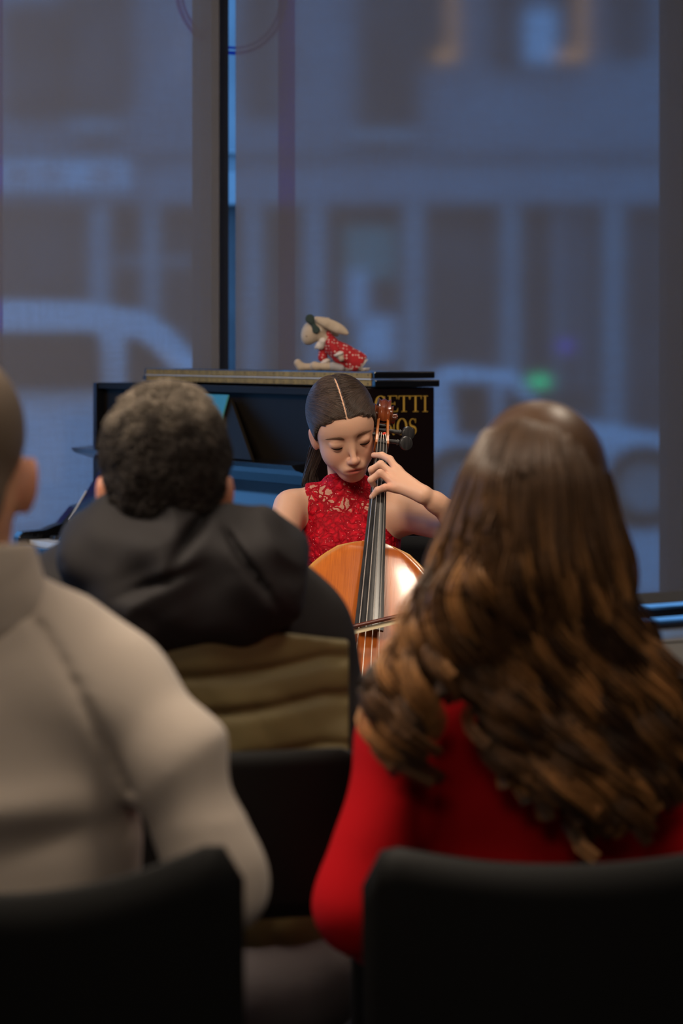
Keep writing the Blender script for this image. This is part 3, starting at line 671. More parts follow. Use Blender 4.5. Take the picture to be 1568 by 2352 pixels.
# dress: torso and flared skirt
s = RS(); s.cone(rq(740, 460), rq(800, 640), .013, .022, .015); s.cone(rq(800, 620), rq(960, 760), .022, .032, .02); s.cone(rq(960, 740), rq(1130, 850), .030, .034, .015); s.cone(rq(1150, 810), rq(1215, 855), .024, .027, .01)
s.cone(rq(720, 440), rq(800, 540), .008, .006, .006)
s.clip(lambda X, Y, Z: 1.302-Z); nx_, nz_ = .78, -.62; e0 = rq(1240, 890)
s.clip(lambda X, Y, Z: (X-e0[0])*.80-(Z-e0[2])*.6*1.0+0*Y); s.disp(lambda X, Y, Z: .0016*np.sin((Y-RY)*330+X*60)*(X > rq(900, 0)[0]))
s.build('dress', M['dots'], rab)
s = RS(); s.cone(rq(1130, 850), rq(1290, 895), .034, .016, .01); s.cone(rq(1000, 950), rq(1290, 915), .010, .016, .01); s.disp(lambda X, Y, Z: .0018*np.sin((Y-RY)*600+X*300)+0*Z)
s.clip(lambda X, Y, Z: np.minimum(1.300-Z, 10)); s.clip(lambda X, Y, Z: np.minimum(np.maximum(-((X-e0[0])*.80-(Z-e0[2])*.6)-.002, ((X-e0[0])*.80-(Z-e0[2])*.6)-.008)+0*Y, (Z-1.308)+0*X+0*Y)); s.build('lace_hem', M['lace_white'], rab)
s = RS(); s.cone(rq(660, 545, -.012), rq(640, 600, -.004), .012, .014, .006); s.cone(rq(600, 620, -.006), rq(560, 640, 0), .012, .006, .006); s.disp(lambda X, Y, Z: .0014*np.sin(X*900+Z*700)+0*Y); s.build('lace_collar', M['lace_white'], rab)
for dy, a, c_, d_, e_ in ((-.026, (760, 570), (850, 690), (900, 740), (940, 810)), (.012, (660, 690), (660, 790), (700, 850), (740, 880))):
    s = RS(); s.cone(rq(*a, dy), rq(*c_, dy-.004), .013, .0155, .01); s.build('sleeve', M['dots'], rab)
    s = RS(); s.cone(rq(*c_, dy-.005), rq(*d_, dy-.008), .012, .008, .005); s.ell(rq(*d_, dy-.01), (.016, .012, .007), .004, ry(-20)); s.disp(lambda X, Y, Z: .0012*np.sin(X*900+Y*500)+0*Z); s.build('lace_cuff', M['lace_white'], rab)
    s = RS(); s.cone(rq(*d_, dy-.008), rq(*e_, dy-.010), .008, .0085, .005); s.build('paw', M['beige_felt'], rab)
for dy, pts in ((.022, [(285, 875), (330, 930), (500, 935), (700, 935)]), (-.020, [(530, 912), (560, 922), (700, 925), (860, 935)])):
    s = RS(); q_ = [rq(*p, dy) for p in pts]; s.chain(q_, [.0125, .0118, .0105, .0105], .008); s.clip(lambda X, Y, Z: 1.3005-Z+0*X+0*Y); s.build('leg', M['beige_felt'], rab)
s = RS(); s.cone(rq(810, 925, -.02), rq(930, 950, -.018), .014, .012, .006); s.clip(lambda X, Y, Z: 1.3005-Z+0*X+0*Y); s.build('pantaloon', M['grey_cloth'], rab)

# ---------------------------------------------------------------- heads
def head_prims(s, o, Rm, sc=1., detail=True, ears=True, earx=.069):
    s.frame(o, Rm, sc)
    s.ell((0, .016, .026), (.071, .090, .080), .02)
    s.ell((0, -.030, -.022), (.055, .056, .078), .03)
    s.ell((0, -.043, .028), (.054, .042, .046), .03)
    s.ell((0, -.059, -.088), (.026, .027, .022), .035)
    for q in (-1, 1):
        s.ell((q*.031, -.050, -.040), (.020, .028, .026), .025)
        s.ell((q*.038, .000, -.062), (.014, .03, .022), .03)
    if detail:
        for q in (-1, 1):
            s.ell((q*.030, -.098, .001), (.017, .0095, .0100), .020, op='s')
            s.ell((q*.0295, -.0735, -.002), (.0158, .0125, .0120), .005)
        s.cone((0, -.082, .004), (0, -.1005, -.036), .0052, .0074, .011)
        s.ell((0, -.1020, -.0395), (.0086, .0084, .0074), .006)
        for q in (-1, 1):
            s.ell((q*.0090, -.0935, -.0425), (.0058, .0076, .0056), .006)
            s.ell((q*.0058, -.0985, -.0485), (.0030, .0040, .0022), .002, op='s')
        s.ell((0, -.0845, -.066), (.025, .010, .014), .018)
        s.ell((0, -.0915, -.0620), (.0195, .0052, .0046), .006)
        s.ell((0, -.0895, -.0712), (.0180, .0080, .0062), .006)
        s.ell((0, -.0985, -.0668), (.021, .0042, .0011), .0024, op='s')
    if ears:
        for q in (-1, 1):
            Re = rz(q*-18) @ ry(q*6)
            s.ell((q*earx, .010, -.026), (.0062, .0155, .028), .008, Rl=Re)
            if earx > .07: s.ell((q*(earx-.008), .014, -.024), (.013, .011, .022), .012)
            s.ell((q*(earx+.009), .002, -.022), (.005, .0085, .017), .004, Rl=Re, op='s')
    s.frame()
def head_local(V, o, Rm, sc=1.): return ((V-o) @ Rm)/sc
SK = np.array([.60, .345, .235])
def skin_cols(V, o, Rm, sc=1., base=SK, brow=(.13, .06, .035), lips=(.37, .075, .06), face=True):
    L = head_local(V, o, Rm, sc); c = np.tile(base, (len(V), 1)).astype(float)
    def blend(w, col):
        w = np.clip(w, 0, 1)[:, None]; c[:] = c*(1-w)+np.array(col)*w
    x, y, z = L.T; near = (y < -.03)
    if face:
        blend(near*np.exp(-(((np.abs(x)-.040)/.020)**2+((z+.036)/.020)**2))*.35, (.60, .20, .14))
        blend(near*np.exp(-((x/.012)**2+((z+.040)/.012)**2))*.25, (.62, .24, .17))
        lip = np.exp(-((x/.0215)**4+((z+.0668)/(.0088-.004*np.abs(x)/.02))**4))*(y < -.076)
        blend(lip*1.0, lips)
        blend(np.exp(-((x/.021)**4+((z+.0668)/.0012)**2))*(y < -.078)*.8, (.16, .035, .03))
        ax_ = np.abs(x); bz = .0105+.0045*np.sin(np.clip((ax_-.012)/.036, 0, 1)*math.pi*.8)
        blend(near*np.clip(1-np.abs(z-bz)/.0050, 0, 1)**.8*np.clip((ax_-.012)/.004, 0, 1)*np.clip((.052-ax_)/.014, 0, 1)*.85, brow)
        blend(near*np.exp(-(((ax_-.030)/.015)**2+((z-.0058)/.0022)**2))*.45, (.34, .15, .09))  # shadow of the eyelid crease painted into the skin
        blend(near*np.exp(-(((ax_-.030)/.016)**2+((z+.0125)/.004)**2))*.25, (.42, .19, .13))
        blend(near*np.exp(-(((ax_-.006)/.0022)**2+((z+.0485)/.0018)**2))*.8, (.12, .03, .02))
    blend((np.abs(x) > .066)*(np.abs(x) < .1)*(np.abs(z+.026) < .035)*(np.abs(y) < .045)*.35, (.62, .20, .12))
    return c

def finger(s, pts, r0=.0078, r1=.0062, k=.004):
    rs_ = np.linspace(r0, r1, len(pts))
    s.chain(pts, rs_, k)
def simple_hand(s, w, d, up, side, sc=1., curl=.6):
    """palm + five curled fingers; d finger direction, up back of hand, side thumb side"""
    w = np.array(w, float); d = np.array(d, float); d /= np.linalg.norm(d); up = np.array(up, float); up -= d*(up@d); up /= np.linalg.norm(up); side_ = np.cross(d, up)*side
    for q in (-1, 0, 1): s.cone(w+d*.01+side_*q*.012*sc, w+d*.075*sc+side_*q*.024*sc, .014*sc, .012*sc, .012)
    for i, (off, ln) in enumerate(((.033, .072), (.011, .08), (-.011, .075), (-.033, .058))):
        p = w+d*.08*sc+side_*off*sc; pts = [p]; dd = d.copy(); a = curl
        for f_ in (.45, .3, .25):
            dd = dd*math.cos(a)-up*math.sin(a); dd /= np.linalg.norm(dd); pts.append(pts[-1]+dd*ln*f_*sc)
        finger(s, pts, .0088*sc, .0068*sc)
    p = w+d*.025*sc+side_*.028*sc; finger(s, [p, p+(d*.6+side_*.7)*.032*sc, p+(d*.95+side_*.55-up*.2)*.058*sc], .011*sc, .0078*sc, .008)

# ---------------------------------------------------------------- girl with the cello
GH = P(787, 977, 5.34); GR = ry(-11) @ rz(8) @ rx(27)
girl = thing('person', 'girl in sleeveless red lace top looking down and playing the cello', 'person', (float(P(800, 0, 5.42)[0]), 5.42, .0))
A0 = P(877, 1017, 5.27); B0 = P(848.5, 1428, 4.93)      # nut and fingerboard end
tdir = (B0-A0)/np.linalg.norm(B0-A0)
SL, EL, WL = P(922, 1182, 5.40), P(1083, 1222, 5.20), P(972, 1136, 5.135)
SR, ER, WR = P(668, 1165, 5.40), P(612, 1350, 5.27), P(672, 1462, 5.0)
NB = P(803, 1150, 5.43)
def torso(s):
    s.cone(P(690, 1162, 5.42), P(918, 1172, 5.42), .034, .036, .03)
    s.cone(NB+np.array([0, 0, .005]), P(730, 1145, 5.43), .034, .028, .04); s.cone(NB+np.array([0, 0, .005]), P(885, 1150, 5.43), .034, .028, .04)
    s.ell(P(806, 1225, 5.43), (.108, .072, .10), .03)
    s.ell(P(800, 1265, 5.40), (.098, .075, .07), .04)
    s.ell(P(798, 1380, 5.43), (.092, .068, .14), .05)
def torso_low(s):
    h = P(798, 0, 5.45); s.ell((h[0], 5.45, .60), (.125, .10, .13), .05)
def neck(s): s.cone(GH+GR@np.array([0, .030, -.055]), NB, .040, .043, .025)
hipL = np.array([NB[0]+.07, 5.43, .53]); hipR = np.array([NB[0]-.09, 5.43, .53]); kneeL = np.array([.25, 5.02, .50]); kneeR = np.array([-.24, 5.02, .50]); anL = np.array([.27, 5.08, .09]); anR = np.array([-.26, 5.08, .09])
fineh = [(-.10, .25, .0022), None][0]
s = SDF((-.36, 4.82, .0), (.42, 5.56, 1.31), .007, [[(-.09, .24, .0021)], [(5.02, 5.44, .0024)], [(1.03, 1.30, .0021)]])
torso(s); torso_low(s); neck(s)
s.chain([SR, ER, WR], [.040, .031, .019], .02); s.chain([P(905, 1175, 5.40), SL], [.038, .038], .03)
s.chain([SL, EL], [.037, .031], .03); s.chain([EL, P(1040, 1184, 5.17), P(1000, 1154, 5.15), WL], [.031, .0265, .0190, .0165], .02)
for h_, k_, a_ in ((hipL, kneeL, anL), (hipR, kneeR, anR)):
    s.cone(h_, k_, .072, .048, .04); s.cone(k_, a_, .046, .030, .03); s.cone(a_, a_+np.array([0, -.14, -.045]), .03, .022, .02)
# the fingering hand
def fb(px, py, off): # point above the fingerboard
    Yf = 5.27-.34*(py-1017)/411; return P(px, py, Yf-off)
fing = [([(913, 1081), (895, 1055), (877, 1046), (858, 1045.5)], [.030, .036, .024, .006]),
        ([(903, 1091), (874, 1066), (853, 1079), (855, 1092)], [.032, .045, .028, .008]),
        ([(901, 1106), (873, 1086), (852, 1102), (858, 1115)], [.032, .046, .028, .006]),
        ([(908, 1120), (884, 1120), (867, 1126), (854, 1141)], [.026, .034, .022, .006])]
for pts, off in fing:
    q_ = [fb(p[0], p[1], o_) for p, o_ in zip(pts, off)]; s.chain(q_, [.0088, .0080, .0074, .0062], .0035)
    s.cone(q_[0], WL+(q_[0]-fb(908, 1101, .03))*.22, .0095, .0125, .012)
th = [P(948, 1128, 5.15), P(915, 1112, 5.20), P(893, 1104, 5.245)]; s.chain(th, [.011, .010, .0085], .006)
# bow hand
BW0 = P(700, 1457, 4.905); s.cone(WR, BW0+np.array([-.02, .05, .03]), .019, .017, .015)
for k in range(4):
    q0 = BW0+np.array([-.03+k*.02, .035, .028]); s.chain([q0, q0+np.array([.008, -.03, .012]), q0+np.array([.012, -.05, -.012]), q0+np.array([.010, -.047, -.032])], [.0088, .008, .0072, .006], .004)
q0 = BW0+np.array([-.03, .03, .01]); s.chain([q0, q0+np.array([.025, -.015, -.02]), q0+np.array([.045, -.02, -.018])], [.011, .009, .0075], .005)
head_prims(s, GH, GR, .985)
s.build('body', M['skin'], girl, lambda V: skin_cols(V, GH, GR, .985))
# red lace top
gax = ((-.17, 5.28, .60), (.19, 5.56, 1.13))
s = SDF(*gax, .0035); s.inf = .005; torso(s); torso_low(s); s.inf = 0
xa = P(703, 0, 5.4)[0]; xb = P(906, 0, 5.4)[0]
def armhole(X, Y, Z):
    zt = 1.08
    l = xa-np.clip(zt-Z, 0, .2)*.12*(Z > 1.0)-np.clip(1.0-Z, 0, 1)*5; r = xb+np.clip(zt-Z, 0, .2)*.30
    r = np.where(Z < .965, r+(.965-Z)*5, r)
    return np.maximum(l-X, X-r)+0*Y
s.clip(armhole); s.clip(lambda X, Y, Z: (Z-1.062-.0*Y)+0*X-.02+0.0*Y)
s.disp(lambda X, Y, Z: .0012*np.sin(X*90+Z*120)+.002*vnoise(X*22, Y*22, Z*9, 3)*(Z < .95))
s.inf = .006; s.frame(); neck(s); s.clip(lambda X, Y, Z: Z-1.086+.25*(Y-5.40)+.0*X)
s.build('lace_top', M['lace'], girl, vfn=None)
b = MB(); NBc = P(801, 1101, 5.395)
# skirt and shoes (seated, below)
s = SDF((-.42, 4.85, .10), (.42, 5.62, .74), .01)
s.ell((.013, 5.45, .60), (.135, .115, .135), .05)
for h_, k_, a_ in ((hipL, kneeL, anL), (hipR, kneeR, anR)): s.cone(h_, k_, .085, .062, .05); s.cone(k_, a_+np.array([0, 0, .12]), .06, .07, .05)
s.build('skirt', mat('red_cloth', (.42, .004, .01), .8), girl)
for a_ in (anL, anR):
    s = SDF(a_-np.array([.06, .24, .09]), a_+np.array([.06, .08, .05]), .006); s.cone(a_+np.array([0, .01, -.04]), a_+np.array([0, -.16, -.052]), .040, .032, .02); s.clip(lambda X, Y, Z: .002-Z+0*X+0*Y); s.build('shoe', M['shoe'], girl)
# brows: short hairs laid on the skin
bodyL = head_local(np.array([v.co for v in girl.children[0].data.vertices])+np.array(girl.location), GH, GR, .985)
fr = bodyL[(bodyL[:, 1] < -.045) & (np.abs(bodyL[:, 2]-.01) < .03) & (np.abs(bodyL[:, 0]) < .07)]
def skin_y(x, z):
    d2 = (fr[None, :, 0]-np.asarray(x)[:, None])**2+(fr[None, :, 2]-np.asarray(z)[:, None])**2; w = np.exp(-d2/(2*.0016**2)); return (w*fr[None, :, 1]).sum(1)/(w.sum(1)+1e-12)
for q in (-1, 1):
    nb = 300; tt_ = rng.random(nb); bx = .0145+.034*tt_; wth = .0026*(1-.65*tt_)*np.clip(tt_*9+.4, 0, 1); bz_ = .0138+.0046*np.sin(np.clip(tt_, 0, 1)*math.pi*.85)-.0045*tt_**2+wth*rng.normal(size=nb)*.62
    dx_ = .0040+.002*rng.random(nb); dz_ = .0030*(1-tt_*1.6); K = np.linspace(0, 1, 4)
    X_ = q*(bx[:, None]+dx_[:, None]*K); Z_ = bz_[:, None]+dz_[:, None]*K; Y_ = skin_y(X_.ravel(), Z_.ravel()).reshape(X_.shape)-.0003-.0006*np.sin(K*3.1)
    pth = np.stack([X_, Y_, Z_], -1)*.985 @ GR.T+GH; strands('eyebrow', pth, .00016, .4, np.tile([.24, .13, .08], (nb, 1)), M['hair_dry'], girl)
# lashes (closed-down lids)
for q in (-1, 1):
    pts = []
    for k in range(9):
        t_ = k/8-.5; x_ = q*.0300+t_*.0275; y_ = -.0735-.0123*math.sqrt(max(0, 1-(t_*.0275/.0175)**2-(.0055/.0125)**2))-.0012; z_ = -.0075-.0030*(1-(2*t_)**2)
        pts.append(GH+GR@(np.array([x_, y_, z_])*.985))
    b = MB(); b.tube(pts, [.0005, .0010, .0014, .0016, .0017, .0017, .0015, .0011, .0005], 6); b.build('eyelashes', M['lash'], girl, smooth=True, world=True)
# girl hair: combed back from a centre part to a low tail
def on_head(dirs, off):
    r = np.array([.072, .0955, .081]); d = dirs/np.linalg.norm(dirs, axis=-1, keepdims=True)
    return np.array([0, .011, .027])+d/np.linalg.norm(d/(r+off[..., None]), axis=-1, keepdims=True)
s = SDF(GH-.13, GH+.13, .0024); s.frame(GH, GR, .985); s.ell((0, .016, .026), (.0735, .0925, .0825), .02); s.ell((0, -.030, -.022), (.0570, .0580, .0800), .03); s.ell((0, -.043, .028), (.0555, .0435, .0475), .03); s.ell((0, .085, -.035), (.030, .022, .03), .02); s.frame()
def hairline(X, Y, Z, lim_only=False):
    V = [GR[0, i]*(X-GH[0])+GR[1, i]*(Y-GH[1])+GR[2, i]*(Z-GH[2]) for i in range(3)]; x, y, z = [v/.985 for v in V]
    ax_ = np.abs(x); front = .058-.55*np.clip(ax_-.025, 0, 1)-.0*x
    lim = np.where(y < -.005, front-np.clip(y+.055, 0, .06)*1.2, front-np.clip(y+.055, 0, .06)*1.2-np.clip(y+.005, 0, 1)*2.2)
    if lim_only: return lim-z
    part = np.where((y < .03) & (z > .0), .0016-np.abs(x+.0015), -1)
    return np.maximum(lim-z, part)
s.clip(hairline)
def hc(V):
    e = np.array([float(hairline(np.float64(v[0]), np.float64(v[1]), np.float64(v[2]), True)) for v in V]); w = np.clip((e+.005)/.005, 0, 1)[:, None]*.7
    return np.array([.022, .013, .010])*(1-w)+SK*.75*w
gh = s.build('hair', M['hair'], girl, hc)
capV, _ = (lambda: (np.array([v.co for v in gh.data.vertices])+np.array(girl.location), None))()
capL = ((capV-GH) @ GR)/.985
CC = np.array([0, .012, .010])
def sph(L): d = L-CC; r = np.linalg.norm(d, axis=-1); d = d/r[..., None]; return np.arctan2(d[..., 0], -d[..., 1]), np.arcsin(np.clip(d[..., 2], -1, 1)), r
az_, el_, r_ = sph(capL); TA, TE = 90, 45; tab = np.full((TA, TE), 0.); ia = ((az_+math.pi)/(2*math.pi)*TA).astype(int) % TA; ie = np.clip(((el_+math.pi/2)/math.pi*TE).astype(int), 0, TE-1); np.maximum.at(tab, (ia, ie), r_)
for _ in range(12):
    sm_ = np.maximum.reduce([np.roll(tab, 1, 0), np.roll(tab, -1, 0), np.roll(tab, 1, 1)*1, np.roll(tab, -1, 1)]); tab = np.where(tab == 0, sm_, tab)
tab0 = tab
for _ in range(2): tab = (tab+np.roll(tab, 1, 0)+np.roll(tab, -1, 0)+np.pad(tab, ((0, 0), (1, 0)), 'edge')[:, :-1]+np.pad(tab, ((0, 0), (0, 1)), 'edge')[:, 1:])/5
tab = np.maximum(tab, tab0*.996)
def rad_at(d):
    a = (np.arctan2(d[..., 0], -d[..., 1])+math.pi)/(2*math.pi)*TA-.5; e = np.clip((np.arcsin(np.clip(d[..., 2], -1, 1))+math.pi/2)/math.pi*TE-.5, 0, TE-1.001)
    a0 = np.floor(a).astype(int); e0_ = np.floor(e).astype(int); fa = a-a0; fe = e-e0_; a1 = (a0+1) % TA; a0 = a0 % TA
    return (tab[a0, e0_]*(1-fa)+tab[a1, e0_]*fa)*(1-fe)+(tab[a0, e0_+1]*(1-fa)+tab[a1, e0_+1]*fa)*fe
N_ = 24000; dcap = capL-CC; rcap = np.linalg.norm(dcap, axis=1); ok_ = np.where(rcap > .955*rad_at(dcap/rcap[:, None]))[0]
ecap = np.array([float(hairline(*[np.float64(c) for c in v], True)) for v in capV[ok_]]); pw = 1+2.5*(ecap > -.014); ok_ = rng.choice(ok_, N_, p=pw/pw.sum())
rt = capL[ok_]+rng.normal(size=(N_, 3))*.0012
rt = rt[np.abs(rt[:, 0]+.0015) > .0008]; N_ = len(rt); sd = np.sign(rt[:, 0]+.0015)
d0 = rt-CC; d0 /= np.linalg.norm(d0, axis=1, keepdims=True)
tie = np.stack([sd*.10, np.full(N_, 1.0), np.full(N_, -.55)], 1); tie /= np.linalg.norm(tie, axis=1, keepdims=True)
w_ = np.exp(-(np.abs(rt[:, 0])/.04)**2)[:, None]
mid = d0*1.0+w_*np.stack([sd*.9, np.full(N_, .25), np.full(N_, -.25)], 1)+(1-w_)*np.stack([sd*.15, np.full(N_, .75), np.full(N_, .05)], 1)
wf = np.clip((-d0[:, 1]-.45)/.3, 0, 1)[:, None]; mid = mid*(1-wf)+wf*(d0+np.stack([sd*(.55+.25*rng.random(N_)), np.full(N_, .75), np.full(N_, .22)], 1))
S_ = 12; um = .30+.35*rng.random((N_, 1, 1)); u = np.linspace(0, 1, S_)[None, :, None]*um
dirs = (1-u)**2*d0[:, None]+2*u*(1-u)*mid[:, None]+u**2*tie[:, None]; dirs /= np.linalg.norm(dirs, axis=-1, keepdims=True)
k_ = np.linspace(0, 1, S_)[None]; rr_ = rad_at(dirs)+.0010+(.0022*rng.random((N_, 1)))*np.sin(k_*math.pi)**.7
rr_[:, 0] = np.minimum(rr_[:, 0], np.linalg.norm(rt-CC, axis=1)+.0005)
pth = (CC+dirs*rr_[..., None])*.985 @ GR.T+GH
g_ = rng.random((N_, 1)); cc = np.array([.022, .013, .009])*(1-g_)+np.array([.075, .044, .030])*g_
strands('hair_strand', pth, .00042, .4, cc, M['hair'], girl)['kind'] = 'stuff'
N_ = 900; a_ = rng.random(N_)*6.28; rr = np.sqrt(rng.random(N_)); tail0 = GH+GR@np.array([0, .105, -.035])
S_ = 18; u = np.linspace(0, 1, S_)
end = np.stack([tail0[0]-.045+.022*rr*np.cos(a_), tail0[1]+.02+.02*rr*np.sin(a_), np.full(N_, tail0[2]-.20)-.05*rng.random(N_)], 1)
st = tail0+np.stack([.012*rr*np.cos(a_), .008*rr*np.sin(a_), .012*rr*np.sin(a_)], 1)
pth = st[:, None]*(1-u)[None, :, None]+end[:, None]*u[None, :, None]; pth[..., 1] += .035*np.sin(u*math.pi)[None]; pth[..., 0] += (-.030*np.sin(u*math.pi))[None]+.004*np.sin(u[None]*9+a_[:, None])
strands('ponytail', pth, .0009, .4, np.tile([.03, .018, .013], (N_, 1))*(.6+.9*rng.random((N_, 1))), M['hair'], girl)

# ---------------------------------------------------------------- cello
nvec = np.array([.0, tdir[2], -tdir[1]]); nvec -= tdir*(nvec@tdir); nvec /= np.linalg.norm(nvec)
if nvec[1] > 0: nvec = -nvec
svec = np.cross(nvec, tdir); svec /= np.linalg.norm(svec)
if svec[0] < 0: svec = -svec
ang = R(-7); svec, nvec = svec*math.cos(ang)+nvec*math.sin(ang), nvec*math.cos(ang)-svec*math.sin(ang)
cello = thing('cello', 'orange-brown varnished cello leaning against the girl in red', 'cello', (float(A0[0]), float(A0[1])-.6, 0))
def cw(sx, t, h): return A0+svec*sx+tdir*t+nvec*h
tp = tdir*.37-nvec*.055; tp /= np.linalg.norm(tp); np_ = np.cross(svec, tp); np_ *= np.sign(np_@nvec)
O = cw(0, .262, -.022)
def cp(sx, t, h): return O+svec*sx+tp*t+np_*h
ws = np.array([0, .004, .015, .04, .08, .12, .16, .20, .24, .268, .283, .295, .33, .37, .41, .425, .44, .47, .52, .57, .62, .66, .685, .697, .70])
wv = np.array([.018, .042, .068, .101, .134, .151, .154, .143, .128, .124, .127, .115, .104, .103, .118, .137, .139, .165, .192, .202, .190, .150, .09, .035, .0])
ti = np.unique(np.concatenate([np.linspace(0, .70, 71), ws])); wi = np.interp(ti, ws, wv)
for _ in range(2): wi[1:-1] = (wi[:-2]+2*wi[1:-1]+wi[2:])/4
nu = 33; us = np.linspace(-1, 1, nu)
def plate(sign, hbase, arch_):
    V = []; col = []
    for t, w in zip(ti, wi):
        for u_ in us:
            e = min(1, (1-abs(u_))*w/.03, t/.03+.0, (.70-t)/.03); e = max(e, 0)
            body = (1-min(1, abs(u_))**2.2)*min(1, math.sin(math.pi*np.clip(t/.70, 0, 1))**.6 if 0 < t < .7 else 0)
            V.append(cp(u_*w, t, sign*(arch_*body-.0035*math.sin(e*math.pi)*(e < 1)))+np_*hbase)
            col.append([1 if (1-abs(u_))*w < .005 or t < .004 else .55*max(0, 1-((1-abs(u_))*w)/.02), 0, 0])
    n = len(ti); Fc = []
    for i in range(n-1):
        for j in range(nu-1):
            f = (i*nu+j, i*nu+j+1, (i+1)*nu+j+1, (i+1)*nu+j); Fc.append(f if sign < 0 else f[::-1])
    return np.array(V), Fc, np.array(col)
# local object frame whose x runs across the grain: keep coordinates in the cello body frame
cb = bpy.data.objects.new('tmp', None)
def cello_obj(name, V, Fc, m, col, parent=cello):
    Bm = np.stack([svec, tp, np_], 1)       # world = O + Bm @ local
    loc = (np.asarray(V)-O) @ Bm
    o = mesh_obj(name, loc, Fc, m, parent, True, col)
    Mx = Matrix([[*Bm[0], O[0]], [*Bm[1], O[1]], [*Bm[2], O[2]], [0, 0, 0, 1]])
    o.matrix_basis = Matrix.Translation(-cello.location) @ Mx
    return o
V, Fc, col = plate(1, 0, .022); top = cello_obj('top_plate', V, Fc, M['varnish'], col)
sm = top.modifiers.new('s', 'SOLIDIFY'); sm.thickness = .004; sm.offset = -1
V, Fc, col = plate(-1, -.108, .02); cello_obj('back_plate', V, Fc, M['maple'], col)
V = []; 
ring = [(w-.004, t) for t, w in zip(ti, wi)]+[(-(w-.004), t) for t, w in zip(ti[::-1], wi[::-1])]
for (x_, t) in ring:
    for h in (0, -.108): V.append(cp(x_, min(max(t, .003), .697), h))
n = len(ring); Fc = [(2*i, 2*((i+1) % n), 2*((i+1) % n)+1, 2*i+1) for i in range(n)]
cello_obj('ribs', V, Fc, M['maple'], np.zeros((len(V), 3)))
# f-holes
for q in (-1, 1):
    pts = []
    for k in range(25):
        v = k/24; t = .30+.145*v; x_ = q*(.060+.012*(v-.5)+.013*math.sin((v-.5)*2*math.pi)*-1); pts.append(cp(x_, t, .0185))
    b = MB(); b.tube(pts, [.0055 if k in (0, 24) else (.0045 if k in (1, 23) else .0022+.001*math.sin(k/24*math.pi)) for k in range(25)], 8, flat=.3, up=np_); b.build('sound_hole', M['lash'], cello, smooth=True, world=True)
# fingerboard
fbL = .505; V = []; nn = 12
for t in np.linspace(0, fbL, 30):
    w = .0122+(.0300-.0122)*(t/fbL)
    for k in range(nn+1):
        a = -1+2*k/nn; V.append(cw(a*w, t, .004*(1-a*a)-.002-.0022))
    V.append(cw(w, t, -.010)); V.append(cw(-w, t, -.010))
m_ = nn+3; Fc = [(i*m_+j, (i+1)*m_+j, (i+1)*m_+(j+1) % m_, i*m_+(j+1) % m_) for i in range(29) for j in range(m_)]+[tuple(range(m_)), tuple(29*m_+j for j in range(m_-1, -1, -1))]
b = MB(); b.add(V, Fc); b.build('fingerboard', M['ebony'], cello, smooth=True, world=True)
b = MB(); b.tube([cw(-.0125, -.002, 0), cw(.0125, -.002, 0)], .0038, 8); b.build('nut', M['ebony'], cello, smooth=True, world=True)
b = MB(); b.tube([cw(0, -.01, -.018), cw(0, .08, -.020), cw(0, .18, -.022), cw(0, .235, -.032), cw(0, .262, -.06), cw(0, .275, -.10)], [.013, .0135, .015, .018, .024, .026], 16, up=nvec); b.build('neck', M['maple'], cello, smooth=True, world=True)
# pegbox: two cheeks and a back, then the scroll
def pb(t): return -.012-.25*max(0, -t)**1.25
for q in (-1, 1):
    b = MB(); ts = np.linspace(.004, -.082, 10); poly = []
    top_ = [cw(q*(.0155-.0022*i/9), t, pb(t)+.017-.004*math.sin(i/9*3)) for i, t in enumerate(ts)]; bot = [cw(q*(.0155-.0022*i/9), t, pb(t)-.014) for i, t in enumerate(ts)]
    b.prism(top_+bot[::-1], svec*-q*.0, svec*-q*.0058); b.build('pegbox_cheek', mat('pegbox_wood', (.42, .12, .012), .3, coat=.5, col2=(.3, .08, .01), nscale=40), cello, bevel=.001, world=True)
b = MB(); ts = np.linspace(.004, -.082, 10); b.prism([cw(0, t, pb(t)-.006) for t in ts]+[cw(0, t, pb(t)-.02) for t in ts[::-1]], svec*-.014, svec*.014); b.build('pegbox_back', M['scroll_wood'], cello, world=True)
# scroll: spiral band in the (t,n) plane, wider towards the eye
V = []; Fc = []; cs = (-.108, -.030); ns = 90; 
for i in range(ns):
    v = i/(ns-1); th = R(-60)+v*R(820); r_ = .031*(1-v)**.85+.004; wd = .0125+.0195*v**1.3; thk = .007*(1-.45*v)
    c0, s0 = math.cos(th), math.sin(th)
    for (dw, dr) in ((-1, 1), (-.55, .35), (0, 1.0), (.55, .35), (1, 1), (1, -.8), (-1, -.8)):
        rr = r_+dr*thk; V.append(cw(dw*wd, cs[0]-rr*s0*-1*-1, cs[1]+rr*c0*1.0))
ms = 7; Fc = [(i*ms+j, i*ms+(j+1) % ms, (i+1)*ms+(j+1) % ms, (i+1)*ms+j) for i in range(ns-1) for j in range(ms)]+[tuple(range(ms-1, -1, -1)), tuple((ns-1)*ms+j for j in range(ms))]
b = MB(); b.add(V, Fc); b.tube([cw(-.0335, *cs), cw(-.028, *cs)], [.006, .0072], 14, up=nvec); b.tube([cw(.028, *cs), cw(.0335, *cs)], [.0062, .005], 14, up=nvec); b.tube([cw(-.02, *cs), cw(.02, *cs)], .010, 14, up=nvec)
b.prism([cw(0, -.07, pb(-.07)+.006), cw(0, -.07, pb(-.07)-.02), cw(0, -.10, -.056), cw(0, -.105, -.035), cw(0, -.085, -.022)], svec*-.011, svec*.011)
b.build('scroll', M['scroll_wood'], cello, smooth=True, world=True)
